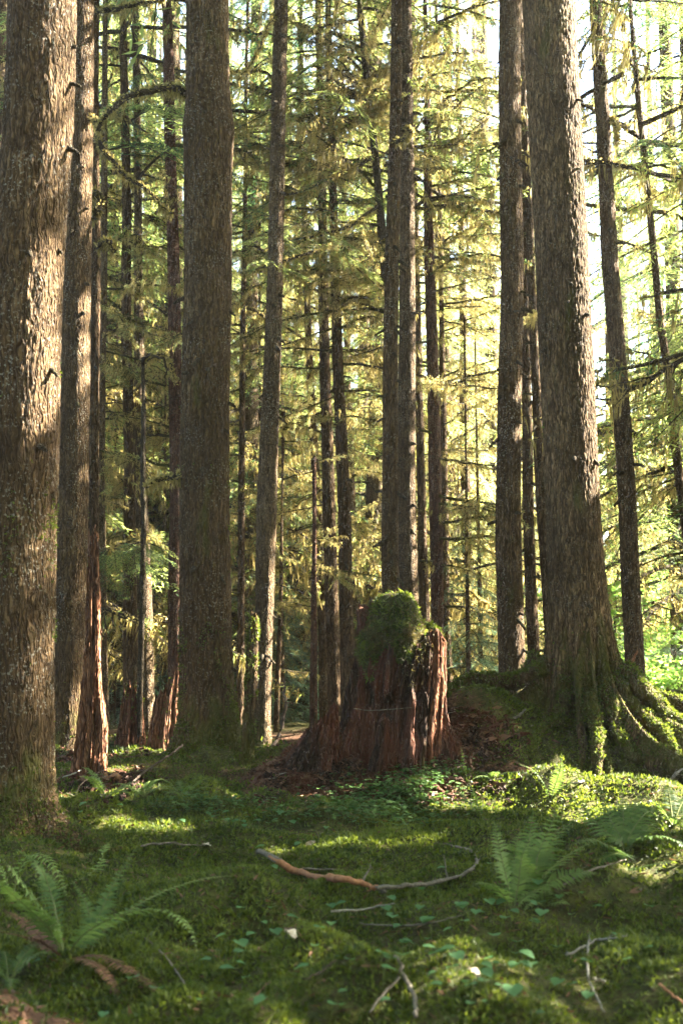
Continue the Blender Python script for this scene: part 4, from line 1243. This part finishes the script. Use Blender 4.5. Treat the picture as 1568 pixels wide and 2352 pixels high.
def debris():
    """crumbled red wood and bark on the mound under the stump"""
    g = np.random.default_rng(71)
    n = 9000
    px = np.concatenate([g.normal(850, 110, n), g.normal(1040, 70, n // 4), g.normal(210, 60, n // 4)])
    py = np.concatenate([g.normal(1765, 40, n), g.normal(1690, 25, n // 4), g.normal(1775, 22, n // 4)])
    ok = (py < 1850) & (py > 1640)
    P = np.array([on_ground(a, b) for a, b in zip(px[ok][::3], py[ok][::3])])
    P = np.concatenate([P + g.normal(0, .05, P.shape) * [1, 1, 0] for _ in range(4)])
    P[:, 2] = ground(P[:, 0], P[:, 1]) + g.uniform(0, .03, len(P))
    d = norm(g.normal(0, 1, P.shape) * [1, 1, .5])
    l = g.gamma(2.0, .018, len(P)) + .012
    w = l * g.uniform(.18, .5, len(P))
    nn = g.normal(0, 1, P.shape)
    a = leafq(P, d, nn, l, w)
    s = norm(np.cross(d, nn))
    up = norm(np.cross(s, d)) * (w * .5)[:, None]
    b = a + up[:, None]
    sides = [np.stack([a[:, i], a[:, (i + 1) % 4], b[:, (i + 1) % 4], b[:, i]], 1) for i in range(4)]
    q = np.concatenate([a, b] + sides)
    half = g.random(len(q)) < .35
    o = link('wood_debris', soup_mesh('wood_debris', [(q[~half], 0), (q[half], 1)], [M['rotdark'], M['fern_dead']]))
    o['kind'] = 'stuff'
    o['label'] = 'crumbled dark red wood chips on the mound under the stump'
debris()

# ------------------------------------------------------------------ ferns
def frond_quads(pts, seed, wmax=.075, pairs=23, curl=.3, fat=.17):
    """sword fern frond along a curve: midrib and toothed rows of leaflets"""
    g = np.random.default_rng(seed)
    P = spline(pts, 40)
    u = np.linspace(0, 1, 40)
    t = norm(np.gradient(P, axis=0))
    side = norm(np.cross(t, np.array([0, 0, 1.]) + .15 * g.normal(0, 1, 3)))
    up = np.cross(side, t)
    rib = tube(P, .0035 * (1 - u) + .0012, 4)
    s = np.linspace(.14, .995, pairs)
    prof = np.minimum(1, (s - .05) / .22) * (1 - ((s - .35).clip(0) / .66) ** 1.6).clip(.04, 1)
    Q = []
    for q in (-1, 1):
        at_ = np.stack([np.interp(s, u, P[:, c]) for c in range(3)], -1)
        tt = np.stack([np.interp(s, u, t[:, c]) for c in range(3)], -1)
        ss = np.stack([np.interp(s, u, side[:, c]) for c in range(3)], -1)
        uu = np.stack([np.interp(s, u, up[:, c]) for c in range(3)], -1)
        L = wmax * prof * g.uniform(.88, 1.1, pairs)
        d = norm(ss * q + tt * .32 + uu * (.22 - curl * g.uniform(.3, 1.0, (pairs, 1))) + g.normal(0, .06, (pairs, 3)))
        wdt = np.minimum(L * fat, .0125) + .0012
        base = at_ + tt * g.normal(0, .002, (pairs, 1))
        ax2 = norm(tt - d * (tt * d).sum(1, keepdims=True))
        mid = base + d * (L * .45)[:, None]
        tip = base + d * L[:, None] + np.array([0, 0, -1.]) * (L * .15)[:, None]
        Q.append(np.stack([base - ax2 * (wdt * .45)[:, None], mid - ax2 * (wdt * .5)[:, None], mid + ax2 * (wdt * .5)[:, None], base + ax2 * (wdt * .45)[:, None]], 1))
        Q.append(np.stack([mid - ax2 * (wdt * .5)[:, None], tip - ax2 * (wdt * .05)[:, None], tip + ax2 * (wdt * .05)[:, None], mid + ax2 * (wdt * .5)[:, None]], 1))
    return np.concatenate(Q), rib

FC = [0]
def fern(label, base, fronds, mat='fern', wmax=.075, group=None, pairs=23, fat=.17):
    """fronds: lists of picture points (px, py, depth offset) after the common base"""
    B = on_ground(*base)
    root = empty('sword_fern', tuple(B), label, 'fern', group)
    for f in fronds:
        mt, wm = mat, wmax
        if isinstance(f, dict):
            mt, wm, f = f.get('mat', mat), f.get('w', wmax), f['p']
        pts = [np.zeros(3) + [0, 0, -.02]]
        for (px, py, dy) in f:
            pts.append(at(px, py, B[1] + dy) - B)
        pts = np.array(pts)
        FC[0] += 1
        q, rib = frond_quads(pts, 4000 + FC[0], wm, pairs, fat=fat)
        link('frond', soup_mesh('frond', [(q, 0), (rib, 1)], [M[mt], M['stemgreen'] if mt != 'fern_dead' else M['fern_dead']]), root)
    return root

def small_fern(label, px, py, n, L, seed, mat='fern', wmax=.05, group=None, pairs=23):
    B = on_ground(px, py)
    g = np.random.default_rng(seed)
    root = empty('sword_fern', tuple(B), label, 'fern', group)
    for k in range(n):
        a = k * 2 * pi / n + g.uniform(-.4, .4)
        l = L * g.uniform(.7, 1.15)
        e = g.uniform(.5, 1.1)
        u = np.linspace(0, 1, 6)
        pts = np.stack([cos(a) * l * u * cos(e), sin(a) * l * u * cos(e), l * (sin(e) * u - .45 * u ** 2.2)], -1)
        FC[0] += 1
        q, rib = frond_quads(pts, 4000 + FC[0], wmax, pairs)
        link('frond', soup_mesh('frond', [(q, 0), (rib, 1)], [M[mat], M['stemgreen']]), root)
    return root

fern('large sword fern with long arching fronds in the lower left corner', (152, 2195), [
    {'p': [(128, 2130, .0), (95, 2085, -.05), (40, 2015, -.1), (-15, 1945, -.15)], 'mat': 'fern_pale', 'w': .115},
    {'p': [(118, 2140, -.05), (75, 2095, -.12), (20, 2045, -.2), (-30, 2000, -.28)], 'mat': 'fern_pale', 'w': .10},
    {'p': [(175, 2165, -.05), (215, 2130, -.12), (280, 2100, -.2), (370, 2090, -.3), (430, 2125, -.38), (458, 2195, -.45)], 'mat': 'fern_pale', 'w': .085},
    {'p': [(195, 2160, .05), (225, 2110, .1), (262, 2030, .2), (322, 1932, .35)], 'w': .075},
    {'p': [(210, 2165, .1), (290, 2095, .2), (380, 2046, .35), (470, 2018, .5), (535, 2012, .6)], 'w': .055},
    {'p': [(120, 2060, .25), (90, 1990, .3), (40, 1950, .35)], 'w': .06},
    {'p': [(100, 2165, -.05), (50, 2150, -.1), (0, 2140, -.12)], 'mat': 'fern_dead', 'w': .042},
    {'p': [(110, 2170, .1), (60, 2120, .15), (10, 2090, .15)], 'mat': 'fern_dead', 'w': .05},
    {'p': [(200, 2205, -.15), (250, 2245, -.3), (300, 2345, -.42)], 'mat': 'fern_dead', 'w': .042},
    {'p': [(225, 2195, -.12), (300, 2230, -.28), (360, 2275, -.42), (405, 2330, -.55)], 'mat': 'fern_dead', 'w': .045},
    {'p': [(205, 2150, .2), (200, 2080, .3), (165, 2020, .4)], 'w': .05}], pairs=36, fat=.21)
fern('fern with droopy tip hanging beside the foot of the nearest left spruce', (30, 2080), [
    [(40, 2010, 0), (70, 1965, -.05), (110, 1975, -.1), (140, 2020, -.15), (155, 2066, -.2)],
    [(10, 2010, 0), (-20, 1960, 0), (-60, 1950, 0)], [(210, 2005, .6), (240, 1950, .7), (250, 1935, .8)]], 'fern_pale', .06)
fern('tall upright fern with dark narrow fronds right of the curved grey branch', (1178, 2088), [
    [(1166, 2035, 0), (1154, 1984, .02), (1142, 1930, .05), (1134, 1886, .08)], [(1190, 2030, .05), (1200, 1960, .1), (1235, 1890, .2)],
    [(1150, 2050, -.05), (1120, 2030, -.1), (1085, 2030, -.15)], [(1205, 2060, 0), (1250, 2035, .05), (1290, 2030, .05)], [(1185, 2030, .1), (1180, 1960, .2), (1195, 1905, .3)]], 'fern', .09)
fern('fern clump of feathery fronds between curved branch and giant spruce', (1226, 2052), [
    [(1230, 2000, .0), (1236, 1960, .05), (1262, 1900, .1), (1296, 1830, .2)], [(1240, 2000, .05), (1270, 1930, .15), (1330, 1870, .3)], [(1222, 1990, .1), (1215, 1930, .2), (1225, 1860, .3)],
    [(1250, 2010, -.05), (1310, 1960, .05), (1375, 1925, .1)], [(1215, 2010, 0), (1190, 1960, .0), (1150, 1930, 0)], [(1255, 2030, -.1), (1320, 2005, -.1), (1370, 2005, -.1)]], 'fern', .105)
fern('wide sunlit fern spreading at the front of the giant spruce roots', (1436, 1962), [
    [(1420, 1930, 0), (1384, 1905, .05), (1330, 1850, .2), (1284, 1790, .35)], [(1425, 1925, .05), (1400, 1880, .15), (1370, 1800, .3)], [(1432, 1920, .1), (1430, 1870, .2), (1428, 1820, .3)],
    [(1445, 1920, .05), (1480, 1870, .15), (1540, 1830, .3)], [(1455, 1935, 0), (1500, 1920, -.05), (1550, 1930, -.1), (1580, 1955, -.15)], [(1450, 1930, .1), (1500, 1890, .2), (1575, 1870, .3)],
    [(1410, 1950, -.1), (1360, 1930, -.15), (1310, 1940, -.2)], [(1420, 1960, -.15), (1390, 1970, -.2), (1345, 2000, -.25)], [(1440, 1915, .2), (1455, 1860, .3), (1470, 1820, .4)]], 'fern', .105)
fern('long low fern frond lying across the moss below the spreading fern', (1424, 1986), [[(1390, 1990, -.05), (1340, 2005, -.1), (1285, 2026, -.15)], [(1450, 1995, -.05), (1500, 1985, -.1), (1560, 1975, -.1)]], 'fern', .055)
fern('single upright fern frond standing on the sunlit mossy hump', (1108, 1880), [[(1090, 1830, 0), (1070, 1780, .03), (1058, 1715, .06)], [(1080, 1850, .05), (1050, 1820, .1), (1010, 1825, .1)]], 'fern', .09)
fern('small bright fern with curled frond before the giant spruce', (1262, 1840), [[(1250, 1805, 0), (1225, 1770, .02), (1190, 1754, .04)], [(1275, 1800, .02), (1285, 1770, .04), (1290, 1735, .08)], [(1290, 1810, 0), (1320, 1790, 0), (1345, 1775, 0)]], 'fern', .07)
small_fern('small dark fern in the shade at the far lower left edge', 20, 2260, 6, .3, 91, 'fern', .05)
small_fern('low green fern in front of the ringed spruce', 330, 1830, 7, .45, 92)
small_fern('ragged fern between ringed spruce and red snag', 245, 1835, 6, .4, 93)
small_fern('low fern nestled at the mossy foot of the ringed spruce', 420, 1835, 7, .45, 94)
small_fern('dim fern behind nearest left trunk beside the rough spruce', 150, 1700, 7, .7, 95, wmax=.08)
small_fern('sunlit fern at the right edge under the mossy roots', 1545, 1900, 7, .5, 96, wmax=.07)
small_fern('bluish fern right of the tall upright fern', 1250, 2085, 6, .25, 97, 'fern_pale', .05)
small_fern('fern on the shaded bank below the long bare stick', 1130, 1790, 5, .3, 98)

# ------------------------------------------------------------------ heart-leaved plants
def heart_leaf(seed):
    g = np.random.default_rng(seed)
    n = 9
    u = np.linspace(0, 1, n)
    w = np.sin(np.clip(u * 1.12 + .06, 0, 1) * pi) ** .75 * (1 - .35 * u)
    w[-1] = 0
    V = []
    for i in range(n):
        for k in (-1, -.5, 0, .5, 1):
            x = w[i] * k * .62
            y = u[i] - (.18 * abs(k) if i < 2 else 0)
            V.append((x, y, .16 * abs(k) * w[i] - .22 * u[i] ** 2))
    V = np.array(V).reshape(n, 5, 3)
    return V
def herb_mesh(seed):
    g = np.random.default_rng(seed)
    h = g.uniform(.07, .13)
    u = np.linspace(0, 1, 6)
    lean = g.normal(0, .025, 2)
    stem = np.stack([lean[0] * u ** 2, lean[1] * u ** 2, h * u - .01], -1)
    V = heart_leaf(seed) * g.uniform(.05, .075)
    rm = rotz(g.uniform(0, 6.28)) @ rotx(g.uniform(-.25, .35))
    V = V @ rm.T + stem[-1]
    sm = bpy.data.meshes.new('stem')
    q = tube(stem, np.full(6, .0018), 4)
    fill(sm, q.reshape(-1, 3), np.arange(len(q) * 4).reshape(-1, 4))
    sm.materials.append(M['stemgreen'])
    return sm, grid_mesh('leaf', V, [M['herb']], wrap=False)
HERBS = [herb_mesh(900 + i) for i in range(7)]
g = np.random.default_rng(45)
spots = [(1010, 2000), (1100, 2110), (1150, 2125), (1160, 2085), (1330, 2060), (1240, 2060), (1290, 2075), (905, 2140), (990, 2145), (1130, 2170), (1180, 2175), (1040, 2150), (1220, 2150), (1260, 2130), (1370, 2090), (1480, 2100),
         (920, 2185), (1000, 2215), (1040, 2215), (1050, 2235), (1100, 2250), (1145, 2225), (1200, 2230), (1225, 2240), (1340, 2215), (1090, 2290), (1080, 2310), (870, 2220), (880, 2310), (1190, 2320), (1250, 2340), (1290, 2270),
         (620, 2000), (690, 1960), (610, 1970), (560, 2095), (620, 2100), (590, 2160), (640, 2150), (520, 2170), (300, 2295), (340, 2320), (470, 2220), (545, 2230), (505, 2250), (560, 2180), (470, 2320), (80, 2240), (250, 2350),
         (180, 1865), (200, 1860), (270, 1850), (450, 1880), (480, 1888), (640, 1875), (700, 1880), (520, 1885), (560, 1890), (1120, 1985), (1175, 2200), (960, 2060), (900, 2090), (760, 2100), (730, 2180), (700, 2260), (800, 2290), (760, 2330), (1400, 2160), (1440, 2230), (1500, 2200)]
spots += [(g.normal(1120, 130), g.uniform(2080, 2330)) for _ in range(34)] + [(g.uniform(420, 900), g.uniform(1872, 1905)) for _ in range(18)] + [(g.uniform(500, 1000), g.uniform(2080, 2340)) for _ in range(14)]
for k, (px, py) in enumerate(spots):
    p = on_ground(px, py + 14)
    root = empty('heart_leaf_plant', tuple(p), 'small plant with one heart-shaped leaf on a thin stalk above the moss', 'small plant', 'heart-leaved plants in the moss')
    root.rotation_euler.z = g.uniform(0, 6.28)
    root.scale = (g.uniform(.5, .95),) * 3
    sm, lm = HERBS[k % len(HERBS)]
    link('stem', sm, root)
    link('leaf', lm, root)

def herb_patch():
    """the dense low leafy cover right of the stump's foot"""
    q = np.random.default_rng(46)
    P = []
    for px, py, sx, sy, n in ((880, 1850, 70, 30, 900), (960, 1790, 50, 30, 360), (800, 1875, 120, 12, 260), (470, 1860, 60, 14, 200)):
        for _ in range(n):
            P.append((q.normal(px, sx), q.normal(py, sy)))
    pts = np.array([on_ground(max(300, a), min(1905, max(1700, b))) for a, b in P])
    h = q.uniform(.03, .10, len(pts))
    C = pts + np.stack([q.normal(0, .02, len(pts)), q.normal(0, .02, len(pts)), h], -1)
    n3 = len(C)
    L = []
    for k in range(3):
        a = q.uniform(0, 6.28, n3)
        d = np.stack([np.cos(a), np.sin(a), q.normal(-.1, .2, n3)], -1)
        L.append(leafq(C + d * .014, d, np.array([0, 0, 1.]) + q.normal(0, .3, C.shape), q.uniform(.025, .045, n3), q.uniform(.018, .034, n3)))
    st = np.stack([pts - [.001, 0, 0], pts + [.001, 0, 0], C + [.001, 0, 0], C - [.001, 0, 0]], 1)
    o = link('ground_cover', soup_mesh('ground_cover', [(np.concatenate(L), 0), (st, 1)], [M['cover'], M['stemgreen']]))
    o['kind'] = 'stuff'
    o['label'] = 'dense low leafy ground cover right of the stump foot'
herb_patch()

# ------------------------------------------------------------------ fallen sticks
def stick(label, pts, r, mat='twig', name='fallen_twig', lift=.038, peel=None, cat='twig', forks=0, group=None):
    """a fallen stick through picture points; r: radii along it, in metres"""
    P = []
    for p in pts:
        q = on_ground(p[0], p[1], lift) if len(p) == 2 else at(*p)
        P.append(q)
    P = np.array(P)
    seed = int(abs(pts[0][0] * 7 + pts[0][1])) % 9973
    g = np.random.default_rng(seed)
    n = max(24, 10 * len(P))
    S = spline(P, n)
    S = S + np.cumsum(g.normal(0, .0032, S.shape), 0) * (max(r) / .012)
    if lift < .06:
        r = [a * .8 for a in r]
    rr = np.interp(np.linspace(0, 1, n), np.linspace(0, 1, len(r)), r)
    root = empty(name, tuple(S[0]), label, cat, group)
    V = tube_grid(S - S[0], rr, 9, .5, seed)
    R = V.shape[0]
    mi = None
    mats = [M[mat]]
    if peel:
        mats.append(M[peel[0]])
        u = np.linspace(0, 1, R - 1)
        w = .05 * np.sin(np.arange(9) * 1.7)
        mi = ((u[:, None] + w > peel[1]) & (u[:, None] + w < peel[2])).astype(np.int32)
    link('stick', grid_mesh('stick', V, mats, matidx=mi), root)
    for k in range(forks):
        t = int(g.uniform(.25, .85) * n)
        d = norm(S[min(t + 2, n - 1)] - S[t]) + g.normal(0, .6, 3) + [0, 0, .35]
        l = g.uniform(6, 14) * rr[t]
        u = np.linspace(0, 1, 7)
        b = S[t] - S[0] + norm(d) * (u * l)[:, None] + np.cumsum(g.normal(0, .004, (7, 3)), 0)
        link('side_twig', grid_mesh('side_twig', tube_grid(b, rr[t] * (.55 - .4 * u), 6, .2, k), [M[mat]]), root)

stick('thick fallen branch with orange peeled wood lying in the foreground moss', [(592, 1988), (640, 2008), (700, 2028), (760, 2050), (830, 2074), (872, 2080)], [.015, .018, .018, .016, .013], 'twig', 'fallen_branch', .085, ('twig_orange', .22, .93), 'branch', 2)
stick('grey lichened branch curving in a wide hook over the moss', [(868, 2082), (920, 2074), (965, 2062), (1030, 2042), (1080, 2008), (1094, 1985), (1070, 1965), (1010, 1946), (940, 1938), (880, 1936)], [.012, .012, .011, .010, .008, .005], 'twig', 'fallen_branch', .095, None, 'branch', 4)
stick('straight pale twig lying below the orange branch', [(762, 2112), (830, 2113), (905, 2098)], [.006, .006, .004], 'twig_white')
stick('thin grey twig with raised end, below the straight pale twig', [(826, 2138), (900, 2145), (985, 2142), (1060, 2122)], [.005, .006, .003], 'twig')
stick('brown stick standing out of the moss at the bottom middle', [(906, 2215), (930, 2262), (955, 2310), (975, 2365)], [.009, .010, .009, .008], 'twig', cat='stick', name='fallen_stick', lift=.03)
stick('short grey stick crossing toward the bottom edge', [(918, 2270), (885, 2312), (850, 2360)], [.006, .006, .005], 'twig', cat='stick', name='fallen_stick')
stick('crooked white twig in the bottom right moss', [(1352, 2180), (1345, 2250), (1352, 2300), (1375, 2360)], [.006, .007, .006, .005], 'twig_white')
stick('forked lichen-white twig above the crooked white twig', [(1300, 2215), (1345, 2190), (1390, 2180), (1445, 2185)], [.007, .008, .006, .004], 'twig_white', forks=3, lift=.04)
stick('orange brown twig at the lower right corner', [(1515, 2285), (1545, 2315), (1590, 2350)], [.006, .007, .006], 'twig_orange')
stick('long thin dead branch sloping past left of the ringed spruce', [(420, 1712, 12.7), (360, 1760, 12.0), (300, 1805, 11.3), (240, 1848, 10.7)], [.012, .013, .012, .008], 'twig_dark', 'fallen_branch', cat='branch')
stick('thin bare twig crossing before the red snag', [(275, 1648, 13.0), (210, 1690, 12.6), (130, 1742, 12.2)], [.006, .005, .003], 'twig', forks=5)
stick('fine arching twig beside the long sloping dead branch', [(165, 1860, 10.6), (185, 1805, 10.8), (235, 1770, 11.0), (265, 1755, 11.2)], [.005, .005, .003], 'twig_dark')
stick('bleached stick on sunny moss left of the red snag', [(145, 1796), (175, 1786), (204, 1774)], [.009, .008, .005], 'twig_white')
stick('long bare tan stick on the bank right of the stump', [(954, 1745), (985, 1730), (1015, 1714), (1042, 1698)], [.015, .013, .011, .007], 'twig_white', name='fallen_stick', cat='stick', forks=2)
stick('thin white twig on the ridge between stump and giant', [(962, 1668), (1000, 1660), (1040, 1646)], [.006, .006, .004], 'twig_white')
stick('fine twig hanging straight across the stump face', [(812, 1628, 11.5), (850, 1632, 11.45), (900, 1630, 11.45), (948, 1625, 11.5)], [.003, .004, .003], 'twig')
stick('short broken white stick left of the giant roots', [(1170, 1652, 12.6), (1182, 1641, 12.55), (1194, 1630, 12.5)], [.016, .015, .011], 'twig_white', name='fallen_stick', cat='stick')
stick('bleached driftwood-like stick leaning up at right edge under the roots', [(1490, 1855), (1515, 1815, 11.2), (1545, 1785, 11.3), (1590, 1745, 11.4)], [.014, .016, .014, .010], 'twig_white', name='fallen_branch', cat='branch', forks=4)
stick('pale root-like stick below the front roots of the giant', [(1310, 1808), (1345, 1800), (1375, 1786)], [.010, .012, .007], 'twig_white', forks=2, name='fallen_stick', cat='stick')
stick('reddish broken stick poking up before the slim right trunk', [(1436, 1545, 14.6), (1448, 1520, 14.6), (1462, 1490, 14.6)], [.026, .022, .012], 'twig_orange', name='broken_stick', cat='stick', forks=1)
stick('chunk of red rotten wood on moss beside the snag', [(234, 1786), (252, 1796), (276, 1800)], [.030, .042, .020], 'twig_orange', name='wood_chunk', cat='wood chunk')
stick('dark twig arching over moss at mid left', [(320, 1958), (380, 1952), (430, 1956), (480, 1950)], [.006, .007, .005], 'twig', forks=2)
stick('thin grey twig in the shadow right of the big fern', [(300, 2160), (345, 2180), (410, 2255), (435, 2320)], [.004, .005, .004], 'twig', forks=2)
stick('slanting twig at the bottom right of centre', [(770, 2230), (720, 2260), (690, 2280)], [.004, .005, .003], 'twig_dark')
stick('thin twig arch over the yellow moss centre', [(660, 1925, 8.6), (670, 1915, 8.6), (725, 1912, 8.6), (730, 1955, 8.5), (728, 2005, 8.2)], [.003, .003, .003], 'twig_dark')
stick('short pale twig on the moss under the spreading fern', [(1470, 2060), (1480, 2040, 6.6), (1488, 2026, 6.6)], [.006, .006, .005], 'twig_white')
stick('grey stick lying along the moss right of the tall fern', [(1290, 2050), (1350, 2020), (1440, 1990)], [.006, .007, .004], 'twig', forks=2)
stick('brown stick across the shaded bank left of giant', [(1000, 1790), (1060, 1770), (1125, 1752)], [.007, .008, .005], 'twig_dark', forks=3)
stick('tilted thin trunk leaning at the edge of the dark hollow', [(627, 1718, 16.0), (640, 1670, 16.1), (652, 1610, 16.2), (650, 1560, 16.4)], [.035, .03, .025, .012], 'twig_dark', name='leaning_pole', cat='pole')
g = np.random.default_rng(51)
for k in range(34):
    if k < 20:
        px, py = g.uniform(590, 1130), g.uniform(1740, 1870)
    else:
        px, py = g.uniform(130, 420), g.uniform(1760, 1850)
    a = g.uniform(-.6, .6)
    l = g.uniform(14, 46)
    stick('small bare twig scattered in brown litter near the rotten wood', [(px, py), (px + l * .5 * cos(a), py + l * .2 * sin(a)), (px + l * cos(a), py + l * .5 * sin(a))], [.004, .005, .002], ['twig', 'twig_dark', 'twig_white', 'twig_orange'][k % 4], group='small twigs in the litter', lift=.03)

def dry_leaf(label, px, py, s):
    p = on_ground(px, py, .03)
    q = np.random.default_rng(int(px))
    V = heart_leaf(3) * s
    V[:, :, 2] += .25 * s * q.normal(0, 1, V.shape[:2]) * .4
    V = V @ (rotz(q.uniform(0, 6)) @ rotx(q.uniform(.3, .9))).T
    o = link('fallen_leaf', grid_mesh('fallen_leaf', V, [M['leaf_pale']], wrap=False), None, tuple(p))
    o['label'] = label
    o['category'] = 'leaf'
dry_leaf('crumpled white dry leaf on moss at the bottom centre', 676, 2168, .05)
dry_leaf('tan curled dry leaf above the orange branch', 706, 1953, .06)
dry_leaf('small tan leaf at the tip of the mid left twig', 482, 1953, .05)
dry_leaf('pale leaf scrap in the bottom right moss', 1378, 2275, .05)
dry_leaf('beige leaf lying right of centre bottom', 1098, 2262, .045)
# ------------------------------------------------------------------ camera, sun, sky
cam_d = bpy.data.cameras.new('camera')
cam_d.sensor_fit = 'VERTICAL'
cam_d.sensor_height = 36
cam_d.sensor_width = 24
cam_d.lens = FPX / PH * 36
cam_d.clip_start = .05
cam_d.clip_end = 3000
cam_d.dof.use_dof = True
cam_d.dof.focus_distance = 12.6
cam_d.dof.aperture_fstop = 3.0
cam = bpy.data.objects.new('camera', cam_d)
cam.location = (0, 0, EYE)
cam.rotation_euler = (pi / 2 + PITCH, 0, 0)
COL.objects.link(cam)
scene.camera = cam

sun_d = bpy.data.lights.new('sun', 'SUN')
sun_d.energy = 5.0
sun_d.angle = radians(.55)
sun_d.color = (1.0, .92, .79)
sun = bpy.data.objects.new('sun', sun_d)
from mathutils import Vector
sun.rotation_euler = Vector(SUN).to_track_quat('Z', 'Y').to_euler()
COL.objects.link(sun)

w = bpy.data.worlds.new('World')
scene.world = w
w.use_nodes = True
nt = w.node_tree
bg = nt.nodes['Background']
sky = nt.nodes.new('ShaderNodeTexSky')
sky.sky_type = 'NISHITA'
sky.sun_disc = False
sky.sun_elevation = SUN_EL
sky.sun_rotation = SUN_AZ
sky.dust_density = 1.5
nt.links.new(sky.outputs[0], bg.inputs[0])
bg.inputs[1].default_value = .05

scene.view_settings.view_transform = 'Standard'
scene.view_settings.look = 'None'
scene.view_settings.gamma = 1
scene.view_settings.exposure = 4.7
scene.cycles.use_denoising = True
scene.cycles.max_bounces = 12
scene.cycles.diffuse_bounces = 6
scene.cycles.transmission_bounces = 8
scene.cycles.volume_bounces = 1
scene.cycles.sample_clamp_indirect = 6
scene.view_settings.use_white_balance = True
scene.view_settings.white_balance_temperature = 6650
scene.view_settings.white_balance_tint = 10

# ------------------------------------------------------------------ the misty forest air
hz = NT('forest_air')
pv = hz.n("ShaderNodeVolumePrincipled", {"Color": (.93, .95, 1.0, 1), "Density": .0006, "Anisotropy": .6})
hz.t.links.new(pv.outputs[0], hz.out.inputs["Volume"])
def box(x0, x1, y0, y1, z0, z1):
    v = np.array([(x, y, z) for x in (x0, x1) for y in (y0, y1) for z in (z0, z1)], float)
    f = np.array([(0, 1, 3, 2), (4, 6, 7, 5), (0, 4, 5, 1), (2, 3, 7, 6), (0, 2, 6, 4), (1, 5, 7, 3)])
    me = bpy.data.meshes.new('haze')
    fill(me, v, f)
    me.materials.append(hz.m)
    return me
hb = link('haze', box(-255, 255, -130, 275, -12, 36))
hb['kind'] = 'stuff'
hb['label'] = 'thin bright haze in the forest air'
